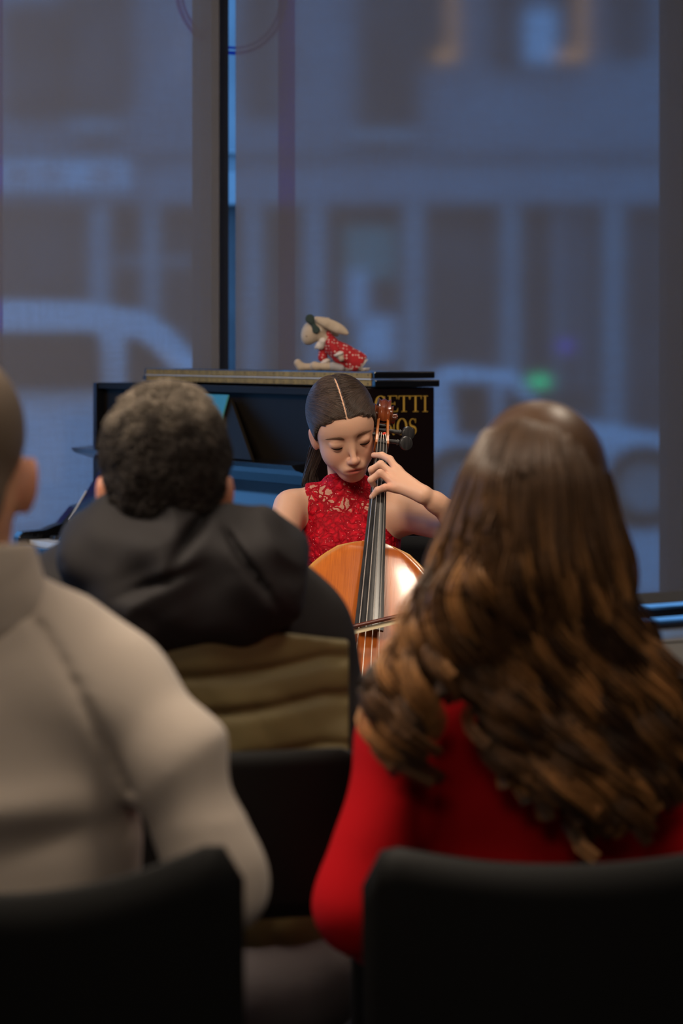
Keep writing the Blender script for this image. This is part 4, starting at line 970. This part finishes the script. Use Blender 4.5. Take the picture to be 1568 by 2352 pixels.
for q, t, ln in ((1, -.018, .052), (1, -.052, .056), (-1, -.034, .05), (-1, -.068, .05)):
    h = pb(t)+.002; b = MB(); b.tube([cw(-q*.017, t, h), cw(q*.03, t, h), cw(q*(ln-.014), t, h)], [.0035, .0048, .0052], 12, up=nvec)
    b.tube([cw(q*(ln-.018), t, h), cw(q*(ln-.016), t, h)], .0068, 12, up=nvec); pg = b.build('peg', M['ebony'], cello, smooth=True, world=True)
    cc_ = cw(q*(ln+.0015), t, h); ax = np.array([.42*q, -.85, .1]); ax /= np.linalg.norm(ax)
    b = MB(); b.tube([cc_-ax*.0045, cc_-ax*.003, cc_+ax*.003, cc_+ax*.0045], [.0125, .0152, .0152, .0125], 26); b.build('peg_head', M['ebony'], pg, smooth=True, world=True)
b = MB(); b.tube([cw(.002, -.03, -.004), cw(.006, -.034, -.006)], .0028, 8); b.build('string_winding', M['red_bead'], cello, smooth=True, world=True)
# strings, bridge, tailpiece, endpin
brT = .368; bh = .082
for k, x0_ in enumerate((-.0095, -.0032, .0032, .0095)):
    x1_ = (-.024, -.008, .008, .024)[k]; hh = bh+(.003 if k in (1, 2) else -.002)
    p1 = cp(x1_, brT, hh); p2 = cp((-.016, -.0055, .0055, .016)[k], .50, .050)
    b = MB(); b.tube([cw(x0_*.7, -.035, -.006), cw(x0_, -.002, .0048)], .0007, 6); b.tube([cw(x0_, -.002, .0048), p1, p2], [.0009]*3 if k < 2 else [.00075]*3, 6); b.build('string', M['string'], cello, smooth=True, world=True)
bp = [(-.045, .012), (-.040, .020), (-.026, .030), (-.034, .045), (-.036, .056), (-.030, .070), (-.026, .079), (0, .084), (.026, .079), (.030, .070), (.036, .056), (.034, .045), (.026, .030), (.040, .020), (.045, .012), (.028, .012), (.018, .026), (0, .032), (-.018, .026), (-.028, .012)]
b = MB(); b.prism([cp(x_, brT, h_) for x_, h_ in bp], tp*-.002, tp*.005); br = b.build('bridge', M['bridge'], cello, bevel=.001, world=True)
for q in (-1, 1):
    b = MB(); b.tube([cp(q*.018, brT-.0035, .052), cp(q*.018, brT-.0015, .052)], .005, 12, up=np_); b.build('cutout', M['scroll_wood'], br, smooth=True, world=True)
b = MB(); b.prism([cp(-.022, .485, .046), cp(.022, .485, .046), cp(.012, .70, .024), cp(-.012, .70, .024)], np_*-.006, np_*.003); tpc = b.build('tailpiece', M['ebony'], cello, bevel=.002, world=True)
for k in range(4):
    p = cp((-.016, -.0055, .0055, .016)[k], .497, .052); b = MB(); b.tube([p, p+np_*.012], .003, 8); b.build('fine_tuner', M['steel'], tpc, smooth=True, world=True)
e0 = cp(0, .698, -.05); tt = (0.006-e0[2])/tp[2]; b = MB(); b.tube([e0, e0+tp*.03], [.014, .009], 12); b.tube([e0+tp*.02, e0+tp*tt], [.004, .004], 10); b.build('endpin', M['steel'], cello, smooth=True, world=True)
# bow
bow = thing('cello_bow', 'dark wooden bow with cream hair laid across the cello strings', 'bow', (float(BW0[0]), float(BW0[1]), 0))
q1 = P(803, 1441, 4.868); q2 = P(925, 1411, 4.868); bd = (q2-q1)/np.linalg.norm(q2-q1); f0 = q1-bd*.14; f1 = q1+bd*.53; upb = np.array([-bd[2], -.35, bd[0]]); upb /= np.linalg.norm(upb)
b = MB(); pts = [f0-bd*.03+upb*.004]+[f0+bd*.67*k/14+upb*(.004-.006*math.sin(math.pi*k/14)) for k in range(15)]; b.tube(pts, [.0045]*2+[.0043]*14, 10); b.build('stick', M['bow_stick'], bow, smooth=True, world=True)
hp = []; hd = np.array([0, -.15, -1.]); hd /= np.linalg.norm(hd)
b = MB(); nb = np.cross(bd, hd); nb /= np.linalg.norm(nb)
h0 = f0+bd*.03-upb*.012; h1 = f1-upb*.012
b.add([h0+hd*.0048+nb*.001, h1+hd*.0048+nb*.001, h1-hd*.0048+nb*.001, h0-hd*.0048+nb*.001, h0+hd*.0048-nb*.001, h1+hd*.0048-nb*.001, h1-hd*.0048-nb*.001, h0-hd*.0048-nb*.001], [(0, 1, 2, 3), (7, 6, 5, 4), (0, 4, 5, 1), (1, 5, 6, 2), (2, 6, 7, 3), (3, 7, 4, 0)]); b.build('bow_hair', M['bow_hair'], bow, world=True)
b = MB(); b.prism([f0-bd*.01-upb*.001, f0+bd*.035-upb*.001, f0+bd*.03-upb*.018, f0-bd*.008-upb*.018], nb*-.006, nb*.006); b.build('frog', M['ebony'], bow, bevel=.001, world=True)
b = MB(); b.prism([f1-bd*.012-upb*.0, f1+bd*.012-upb*.0, f1+bd*.002-upb*.016, f1-bd*.008-upb*.016], nb*-.004, nb*.004); b.build('tip', M['bow_stick'], bow, bevel=.001, world=True)

# ---------------------------------------------------------------- chairs
def chair(loc, rotz, label, topz=.86, botz=.62, w=.42, dip=.035, side_rise=0., lean=.06, grp=None, seatm='black_plastic'):
    """back faces local -y; loc is the floor point under the middle of the back"""
    t = thing('stacking_chair', label, 'chair', loc, rotz)
    def panel(name, z0, z1, dip_, botdip):
        nu_, nv_ = 24, 10; V = []; Fc = []
        for side in (0, 1):
            for j in range(nv_+1):
                v = j/nv_
                for i in range(nu_+1):
                    u_ = -1+2*i/nu_; cut = 0
                    x = u_*w/2; ztop = z1-dip_*(1-u_**2)+side_rise*u_; zb = z0+botdip*(1-u_**2)
                    c_ = max(0, abs(u_)-.80)/.20; ztop -= .050*(1-math.sqrt(max(0, 1-c_**2))); zb += .035*(1-math.sqrt(max(0, 1-c_**2)))
                    z = zb+(ztop-zb)*v; y = .05*(1-u_**2)*-1+.0+lean*(.86-z)*1.2+(.012 if side else 0)
                    V.append((x, y, z))
        n1 = (nu_+1)*(nv_+1)
        for j in range(nv_):
            for i in range(nu_):
                a = j*(nu_+1)+i; Fc.append((a, a+1, a+nu_+2, a+nu_+1)); Fc.append((n1+a, n1+a+nu_+1, n1+a+nu_+2, n1+a+1))
        bd_ = [i for i in range(nu_+1)]+[j*(nu_+1)+nu_ for j in range(1, nv_+1)]+[nv_*(nu_+1)+i for i in range(nu_-1, -1, -1)]+[j*(nu_+1) for j in range(nv_-1, 0, -1)]
        for a, c_ in zip(bd_, bd_[1:]+bd_[:1]): Fc.append((a, n1+a, n1+c_, c_))
        return mesh_obj(name, V, Fc, M['black_plastic'], t, True)
    panel('backrest', botz, topz, dip, 0.0)
    b = MB(); n = 10; V = []
    for side in (0, 1):
        for j in range(n+1):
            for i in range(n+1):
                x = (-1+2*i/n)*.215; y = .07+.40*j/n; V.append((x, y, .45-.02*side-.012*math.sin(math.pi*i/n)-(.03*max(0, j/n-.8)*5*(j/n-.8)*5)))
    n1 = (n+1)**2; Fc = []
    for j in range(n):
        for i in range(n): a = j*(n+1)+i; Fc += [(a, a+1, a+n+2, a+n+1), (n1+a, n1+a+n+1, n1+a+n+2, n1+a+1)]
    bd_ = [i for i in range(n+1)]+[j*(n+1)+n for j in range(1, n+1)]+[n*(n+1)+i for i in range(n-1, -1, -1)]+[j*(n+1) for j in range(n-1, 0, -1)]
    for a, c_ in zip(bd_, bd_[1:]+bd_[:1]): Fc.append((a, n1+a, n1+c_, c_))
    mesh_obj('seat', V, Fc, M[seatm], t, True)
    for q in (-1, 1):
        b = MB(); b.tube([(q*.20, .02+.012, topz-.12), (q*.20, .05, .60), (q*.20, .10, .43)], .010, 8); b.build('back_post', M['black_metal'], t, smooth=True)
        b = MB(); b.tube([(q*.20, .10, .44), (q*.215, .02, .0)], .010, 8); b.build('leg', M['black_metal'], t, smooth=True)
        b = MB(); b.tube([(q*.20, .44, .43), (q*.215, .49, .0)], .010, 8); b.build('leg', M['black_metal'], t, smooth=True)
    return t
chair((P(10, 0, 2.17)[0], 2.17, 0), 0, 'black plastic chair under the man in the grey sweatshirt, bottom left', topz=.942, botz=.50, w=.43, dip=.052)
chair((P(1345, 0, 2.45)[0], 2.45, 0), R(-4), 'black plastic chair under the long-haired woman in red, bottom right', topz=.882, botz=.50, w=.455, dip=.026, side_rise=.012)
chair((P(445, 0, 2.93)[0], 2.93, 0), R(0), 'black plastic chair under the man in the hooded jacket, between the front two chairs', topz=.888, botz=.685, w=.43, dip=.0)
chair((P(815, 0, 5.62)[0]+.012, 5.63, 0), R(180), 'black chair the cello girl sits on, its back edge showing beside her elbow', topz=.93, botz=.62, w=.42, dip=.0)

# ---------------------------------------------------------------- audience
FW = rz(180)
def audience(name_label, Hc, Hrot, hsc, base, sh, el, wr, torso_fn, lo, hi, skinbase, hipz=.53, legs=None, ears=True, trm='trousers', earx=.069):
    t = thing('person', name_label, 'person', (float(base[0]), float(base[1]), 0))
    s = SDF(lo, hi, .009, [[(Hc[0]-.1, Hc[0]+.1, .0042)], [(Hc[1]-.12, Hc[1]+.12, .0042)], [(Hc[2]-.14, Hc[2]+.14, .0042)]])
    head_prims(s, Hc, Hrot, hsc, ears=ears, earx=earx)
    nb_ = (sh[0]+sh[1])/2+np.array([0, .0, .03]); s.cone(Hc+Hrot@(np.array([0, .025, -.06])*hsc), nb_, .054*hsc, .060*hsc, .03)
    torso_fn(s)
    s.inf = -.012
    for q in (0, 1): s.chain([sh[q], el[q], wr[q]], [.05, .042, .026], .03)
    s.inf = 0
    for q in (0, 1):
        d = (wr[q]-el[q]); d = np.array([d[0]*.5, abs(d[1])+.05, -.03]); simple_hand(s, wr[q], d, (0, 0, 1), 1 if q else -1, 1.0)
        h_, k_, a_ = legs[q]; s.cone(h_, k_, .07, .05, .04); s.cone(k_, a_, .048, .034, .03); s.cone(a_, a_+np.array([0, .15, -.045]), .032, .025, .02)
    s.build('body', M['skin'], t, lambda V: skin_cols(V, Hc, Hrot, hsc, base=skinbase))
    s = SDF((lo[0], lo[1], .10), (hi[0], hi[1], hipz+.26), .012)
    c_ = (legs[0][0]+legs[1][0])/2; s.ell((c_[0], c_[1]-.03, hipz+.03), (.20, .155, .13), .05)
    for q in (0, 1): h_, k_, a_ = legs[q]; s.cone(h_, k_, .088, .066, .05); s.cone(k_, a_, .066, .052, .04)
    s.build('trousers', M[trm], t)
    for q in (0, 1):
        a_ = legs[q][2]; s = SDF(a_-np.array([.08, .12, .11]), a_+np.array([.08, .26, .06]), .008); s.cone(a_+np.array([0, -.02, -.045]), a_+np.array([0, .17, -.055]), .046, .036, .03); s.clip(lambda X, Y, Z: .002-Z+0*X+0*Y); s.build('shoe', M['shoe'], t)
    return t
def seat_legs(cx, cy, w=.10, hz=.54):
    return [(np.array([cx+q*w, cy+.02, hz]), np.array([cx+q*(w+.03), cy+.44, .53]), np.array([cx+q*(w+.02), cy+.47, .09])) for q in (-1, 1)]

# --- left man in grey sweatshirt
H = P(-112, 1055, 2.45); cx = P(-75, 0, 2.5)[0]
sh = [np.array([cx-.185, 2.47, 1.015]), np.array([cx+.150, 2.47, 1.015])]
el = [np.array([cx-.27, 2.45, .79]), P(505, 2010, 2.40)]; wr = [np.array([cx-.17, 2.68, .70]), P(420, 2120, 2.66)]
def tor(s):
    s.ell((cx, 2.50, 1.00), (.175, .10, .13), .05); s.ell((cx, 2.50, .82), (.165, .105, .20), .06); s.ell((cx, 2.52, .62), (.165, .12, .16), .06)
lm = audience('man in light grey sweatshirt with close-cropped hair, cut off at the left edge', H, FW@rz(4)@rx(4), 1.03, (cx, 2.5), sh, el, wr, tor, (cx-.42, 2.28, .0), (cx+.42, 3.1, 1.42), np.array([.50, .25, .15]), legs=seat_legs(cx, 2.5), earx=.077)
s = SDF((cx-.45, 2.24, .56), (cx+.45, 2.86, 1.20), .0065)
s.ell((cx, 2.50, 1.00), (.195, .12, .135), .05); s.ell((cx-.005, 2.49, .84), (.184, .125, .22), .07); s.ell((cx, 2.50, .66), (.188, .13, .14), .06)
s.chain([np.array([cx, 2.49, 1.085]), sh[1]+np.array([0, 0, .0])], [.060, .062], .05); s.chain([np.array([cx, 2.49, 1.085]), sh[0]], [.062, .066], .05)
mid1 = P(405, 1745, 2.43)
s.chain([sh[1], mid1, el[1]], [.063, .050, .042], .022); s.chain([el[1], wr[1]], [.046, .036], .03)
s.chain([sh[0], el[0], wr[0]], [.072, .057, .04], .03)
def lfold(X, Y, Z):
    d_ = 0
    # raglan seam groove and soft folds
    sx = (X-cx); seam = (sx-(.075+ .115*np.clip((1.10-Z)/.20, 0, 1)**.8))
    d_ = d_-.008*np.exp(-(seam/.006)**2)*(Z > .93)*(Y < 2.5)*(sx > 0)
    d_ = d_+.007*vnoise(X*9, Y*9, Z*14, 5)+.008*(.5-np.abs(vnoise(X*6+Z*8, Y*4, Z*10-X*5, 9)))
    # fold spreading from the armpit
    q = (Z-(.985-.55*(cx+.17-X)**1.0*.5)); d_ = d_+.008*np.exp(-((Z-.915-.10*(X-cx-.06))/.022)**2)*np.exp(-((X-cx-.06)/.08)**2)-.010*np.exp(-((Z-.880-.10*(X-cx-.06))/.018)**2)*np.exp(-((X-cx-.10)/.07)**2)
    return d_
s.disp(lfold); s.clip(lambda X, Y, Z: .60-Z+0*X+0*Y)
s.build('sweatshirt', M['grey_sweat'], lm)
s = SDF((cx-.16, 2.36, 1.06), (cx+.18, 2.62, 1.22), .004)
s.cone((cx-.008, 2.468, 1.115), (cx-.010, 2.452, 1.155), .092, .084, .02); s.ell((cx+.0, 2.49, 1.20), (.070, .070, .05), .012, op='s'); s.cone((cx, 2.47, 1.05), (cx, 2.47, 1.24), .066, .066, .01, op='s')
s.clip(lambda X, Y, Z: np.maximum(Z-1.168+.10*(Y-2.47), 1.075-Z)+0*X); s.disp(lambda X, Y, Z: .004*vnoise(X*16, Y*16, Z*24, 2)); s.build('collar', M['grey_sweat'], lm)
s = SDF(H-.14, H+.14, .004); HR = FW@rz(4)@rx(4); s.frame(H, HR, 1.03); s.ell((0, .016, .026), (.0735, .0925, .0825), .01); s.ell((0, .05, -.04), (.055, .045, .05), .02); s.frame()
def cut_cap(H, HR, sc, zfront, slope):
    def f(X, Y, Z):
        x, y, z = [(HR[0, i]*(X-H[0])+HR[1, i]*(Y-H[1])+HR[2, i]*(Z-H[2]))/sc for i in range(3)]
        lim = np.where(y < .0, zfront-(y+.06)*.4, zfront-.024-np.clip(y, 0, .07)*slope); return np.maximum(lim-z, -.06-y-.5*np.clip(z-zfront, 0, 1))
    return f
s.clip(cut_cap(H, HR, 1.03, .045, 1.5)); s.build('hair', M['hair_dry'], lm, lambda V: np.tile([.13, .095, .07], (len(V), 1)))

# --- man with grey curly hair in black and olive jacket
H2 = P(378, 1096, 3.15); H2R = FW@rz(6)@rx(6); cx = P(395, 0, 3.2)[0]
sh = [np.array([cx-.19, 3.20, 1.00]), P(672, 1478, 3.20)]
el = [np.array([cx-.25, 3.18, .76]), P(788, 1800, 3.16)]; wr = [np.array([cx-.15, 3.42, .68]), P(690, 1960, 3.42)]
def tor(s):
    s.ell((cx, 3.22, 1.00), (.17, .10, .13), .05); s.ell((cx, 3.22, .80), (.165, .11, .20), .06); s.ell((cx, 3.24, .62), (.165, .12, .16), .06)
m2 = audience('man with curly grey hair in black hooded jacket with olive quilted back', H2, H2R, .99, (cx, 3.2), sh, el, wr, tor, (cx-.44, 2.98, .0), (cx+.46, 3.82, 1.46), np.array([.36, .17, .10]), legs=seat_legs(cx+.06, 3.22), earx=.081)
def jacket(s, extra=0.):
    s.inf = extra
    s.ell((cx, 3.20, 1.00), (.205, .135, .14), .05); s.ell((cx+.02, 3.20, .84), (.215, .14, .20), .08); s.ell((cx+.035, 3.22, .66), (.215, .155, .15), .06)
    for q in (0, 1):
        s.cone((cx, 3.18, 1.09), sh[q], .07, .078, .05); s.chain([sh[q], el[q], wr[q]], [.080, .068, .048], .03)
    s.inf = 0
jl, jh = (cx-.46, 2.96, .55), (cx+.47, 3.62, 1.22)
s = SDF(jl, jh, .0065); jacket(s); s.disp(lambda X, Y, Z: .004*vnoise(X*12, Y*12, Z*16, 4)+.008*np.abs(vnoise(X*9+Z*9, Y*6, Z*12, 8))-.003); s.clip(lambda X, Y, Z: .58-Z+0*X+0*Y); s.build('jacket', M['jacket_black'], m2)
zt = P(0, 1440, 3.06)[2]; zb_ = P(0, 2160, 3.06)[2]; xr = P(801, 0, 3.1)[0]
s = SDF(jl, jh, .0045); jacket(s, .009)
def quilt(X, Y, Z):
    zz = Z-.03*np.clip((X-cx)/.2, -1, 1)**2; rows = [zt-.0, zt-.056, zt-.104, zt-.165, zt-.235, zt-.30]
    d_ = 0
    for r_ in rows: d_ = d_-.007*np.exp(-((zz+.06*(X-cx)*(r_ < zt-.01)-r_+.006)/.0075)**2)
    return d_+.002+.005*vnoise(X*11+Z*14, Y*8, Z*22-X*8, 11)+.005*np.abs(vnoise(X*22+Z*12, Y*8, Z*14-X*6, 12))
s.disp(quilt)
s.clip(lambda X, Y, Z: np.maximum(np.maximum(Z-zt+.02*np.clip((X-cx)/.2, -1, 2)**2, .575-Z), np.maximum(X-xr+.0*Y, Y-3.19)))
s.build('quilted_panel', M['olive'], m2)
# hood lying bunched on the shoulders
s = SDF((cx-.24, 2.96, .92), (cx+.24, 3.32, 1.25), .0045)
hp = lambda px, py, Y: P(px, py, Y)
s.cone(hp(300, 1227, 3.10), hp(490, 1222, 3.10), .050, .048, .03)
s.cone(hp(250, 1287, 3.09), hp(565, 1285, 3.09), .060, .058, .04); s.cone(hp(330, 1357, 3.07), hp(540, 1362, 3.07), .070, .072, .05)
s.ell(hp(435, 1392, 3.07), (.11, .055, .048), .04); s.cone(hp(205, 1287, 3.16), hp(260, 1222, 3.20), .042, .036, .04); s.cone(hp(602, 1288, 3.15), hp(525, 1224, 3.2), .042, .036, .04)
s.cone(hp(215, 1272, 3.12), hp(600, 1282, 3.12), .035, .040, .04)
s.ell(np.array([H2[0]+.0, 3.17, 1.19]), (.072, .075, .09), .02, op='s')
def hoodfold(X, Y, Z):
    d_ = .007*vnoise(X*24, Y*16, Z*24, 21)+.014*(1-2*np.abs(vnoise(X*10+Z*9, Y*6, Z*13-X*7, 22)))-.006
    c0 = hp(430, 1250, 3.06); d_ = d_-.020*np.exp(-(((X-c0[0])-.6*(Z-c0[2]))/.010)**2)*np.exp(-((Z-c0[2]-.02)/.035)**2)
    c1 = hp(570, 1290, 3.06); d_ = d_-.016*np.exp(-(((X-c1[0])+.7*(Z-c1[2]))/.007)**2)*np.exp(-((Z-c1[2])/.04)**2)
    c2 = hp(370, 1330, 3.06); return d_-.016*np.exp(-(((Z-c2[2])-.35*(X-c2[0]))/.007)**2)*np.exp(-((X-c2[0])/.035)**2)
s.disp(hoodfold); s.build('hood', M['jacket_black'], m2)
# curly hair
s = SDF(H2-.16, H2+.16, .004); s.frame(H2, H2R, .99); s.ell((0, .018, .030), (.0785, .0975, .0885), .01); s.ell((0, .055, -.02), (.062, .045, .05), .03); s.frame(); s.clip(cut_cap(H2, H2R, .99, .05, 1.15))
s.disp(lambda X, Y, Z: .004*vnoise(X*70, Y*70, Z*70, 31))
def grey_toplit_col(V):
    L = head_local(V, H2, H2R, .99); up_ = np.clip((L[:, 2]-.052)/.06+.55*vnoise(V[:, 0]*55, V[:, 1]*55, V[:, 2]*45, 33), 0, 1)[:, None]  # mottled grey hair, with light from above painted in towards the crown
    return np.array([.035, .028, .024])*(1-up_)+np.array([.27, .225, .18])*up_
hair2 = s.build('hair', M['hair_dry'], m2, grey_toplit_col)
V, _ = s.mesh(); N_ = 9000; pk = V[rng.integers(0, len(V), N_)]; L = head_local(pk, H2, H2R, .99); nd = L-np.array([0, .02, .01]); nd /= np.linalg.norm(nd, axis=1, keepdims=True); nd = nd@H2R.T
tA = np.cross(nd, rng.normal(size=(N_, 3))); tA /= np.linalg.norm(tA, axis=1, keepdims=True); tB = np.cross(nd, tA); u = np.linspace(0, 1, 8)
pth = pk[:, None]+nd[:, None]*(u*.009)[None, :, None]+.0036*(tA[:, None]*np.cos(u*7)[None, :, None]+tB[:, None]*np.sin(u*7)[None, :, None])
g2 = grey_toplit_col(pk)*(.5+1.2*rng.random((N_, 1))); strands('curl', pth, .0007, .6, g2, M['hair_dry'], m2)['kind'] = 'stuff'

# --- woman with long wavy hair in red sweater
H3 = P(1238, 1158, 2.80); H3R = FW@rz(-3)@rx(2); cx = P(1252, 0, 2.85)[0]
sh = [P(955, 1690, 2.84), P(1535, 1790, 2.84)]
el = [P(822, 2085, 2.78), P(1700, 2085, 2.78)]; wr = [P(900, 2190, 3.0), P(1600, 2190, 3.0)]
def tor(s):
    s.ell((cx, 2.87, .93), (.135, .08, .11), .05); s.ell((cx, 2.87, .80), (.13, .09, .18), .06); s.ell((cx, 2.89, .62), (.15, .11, .15), .06)
w3 = audience('woman with long wavy brown hair in red sweater, seen from behind at right', H3, H3R, 1.0, (cx, 2.86), sh, el, wr, tor, (cx-.44, 2.68, .0), (cx+.44, 3.46, 1.36), np.array([.5, .28, .18]), legs=seat_legs(cx, 2.88, .09), trm='jeans', ears=False)
s = SDF((cx-.44, 2.62, .55), (cx+.44, 3.2, 1.14), .0065)
s.ell((cx, 2.86, .945), (.158, .10, .11), .05); s.ell((cx+.0, 2.86, .83), (.155, .105, .19), .07); s.ell((cx, 2.88, .66), (.165, .125, .14), .06)
for q in (0, 1):
    s.cone((cx-.02, 2.86, .985), sh[q], .055, .060, .05); s.chain([sh[q], el[q]], [.060, .050], .03); s.chain([el[q], wr[q]], [.050, .034], .03)
s.disp(lambda X, Y, Z: .004*vnoise(X*14, Y*14, Z*14, 41)+.006*vnoise(X*6-Z*8, Y*5, Z*13+X*3, 42)-.008*np.exp(-((X-P(968, 0, 2.75)[0]-.05*(Z-.85))/.010)**2)*(Z < .96)*(Y < 2.84)); s.clip(lambda X, Y, Z: .58-Z+0*X+0*Y)
s.build('sweater', M['red_knit'], w3)
s = SDF(H3-.17, H3+.17, .005); s.frame(H3, H3R, 1.0); s.ell((0, .018, .030), (.080, .100, .090), .01); s.ell((0, .045, -.06), (.075, .06, .09), .03); s.frame()
def face_open(X, Y, Z):
    x, y, z = [(H3R[0, i]*(X-H3[0])+H3R[1, i]*(Y-H3[1])+H3R[2, i]*(Z-H3[2])) for i in range(3)]; return np.where(z < .05, -(y+.045), -(y+.085)-0*z)+0*x
s.clip(face_open); s.build('hair', M['hair'], w3, lambda V: np.tile([.06, .028, .012], (len(V), 1)))
# long strands: outlines of the falling hair measured at the plane of her back
oy = np.array([955, 1000, 1100, 1200, 1300, 1400, 1500, 1600, 1700, 1800, 1890, 1960.])
ol = np.array([1205, 1115, 1062, 1030, 1000, 952, 905, 870, 868, 930, 1010, 1060.]); orr = np.array([1265, 1345, 1392, 1416, 1436, 1462, 1520, 1572, 1590, 1585, 1560, 1520.])
NC = 230; S_ = 40; per = 46
cu = np.sort(rng.random(NC)); lay = rng.random(NC)
vv = np.linspace(0, 1, S_)
paths = []; cols = []
for i in range(NC):
    ph = (-1+2*cu[i])           # -1..1 across
    yend = np.interp(cu[i], [0, .10, .22, .30, .42, .62, .82, 1], [1745, 1730, 1600, 1590, 1800, 1890, 1880, 1800])+rng.normal()*30
    if lay[i] > .75: yend -= 120*rng.random()
    py = 955+(yend-955)*vv**.92
    Lx = np.interp(py, oy, ol); Rx_ = np.interp(py, oy, orr); cxp = (Lx+Rx_)/2; hw = (Rx_-Lx)/2*(1-.12*lay[i])
    px = cxp+hw*ph
    # gap on her left shoulder where the sweater shows: locks part to either side
    gap = np.exp(-((py-1690)/95)**2); px = px+np.where(px < 1085, -60*gap, 26*gap)*np.exp(-((px-1045)/75)**2)
    round_ = np.sqrt(np.clip(1-ph**2, 0, 1))
    dep_head = 2.80-.018-.112*round_*np.sqrt(np.clip(1-((1120-np.minimum(py, 1120))/172.)**2, 0, 1))
    dep_back = 2.735-.030*round_-.0*py
    wgt = np.clip((py-1300)/250, 0, 1); wgt = wgt*wgt*(3-2*wgt)
    Yd = dep_head*(1-wgt)+dep_back*wgt-.018*(1-lay[i])*np.clip(vv*3, 0, 1)
    pts = np.stack([(px-784)/F*Yd, Yd, CAMZ-(py-HOR)/F*Yd], 1)
    amp = np.clip((vv-.22)*1.7, 0, 1)*(.015+.014*rng.random()); wl = 2*math.pi/(.105+.05*rng.random()); ph0 = 6.28*vnoise(np.array([cu[i]*9]), np.array([.5]), np.array([.5]), 77)[0]+rng.normal()*.7
    z_ = pts[:, 2]; pts[:, 0] += amp*np.sin(wl*z_+ph0); pts[:, 1] += .7*amp*np.cos(wl*z_+ph0)
    base = [np.array([.030, .013, .005]), np.array([.085, .038, .013]), np.array([.27, .125, .042])][int(rng.choice(3, p=[.33, .37, .30]))]*(.95+.75*rng.random())
    rad = .0085*(.5+.9*np.sin(math.pi*np.clip(vv*.9+.07, 0, 1))**.7)
    T = np.gradient(pts, axis=0); T /= np.linalg.norm(T, axis=1, keepdims=True); A = np.cross(T, [0, 1, .01]); A /= np.linalg.norm(A, axis=1, keepdims=True); B_ = np.cross(T, A)
    for k in range(per):
        a0 = rng.random()*6.28; r0 = np.sqrt(rng.random())*(1+.5*rng.random()*vv**2); tw = rng.normal()*1.5
        q = pts+(A*np.cos(a0+tw*vv)[:, None]+B_*np.sin(a0+tw*vv)[:, None]*.7)*(rad*r0)[:, None]
        paths.append(q); grad = (.8+.5*vv)[:, None]; bw = np.clip((vv-.18)/.35, 0, 1)[:, None]; cols.append((np.array([.085, .042, .019])*(1-bw)+base*bw)*(.75+.5*rng.random())*grad)
strands('long_hair', np.array(paths), .00085, .5, np.array(cols), M['hair'], w3)
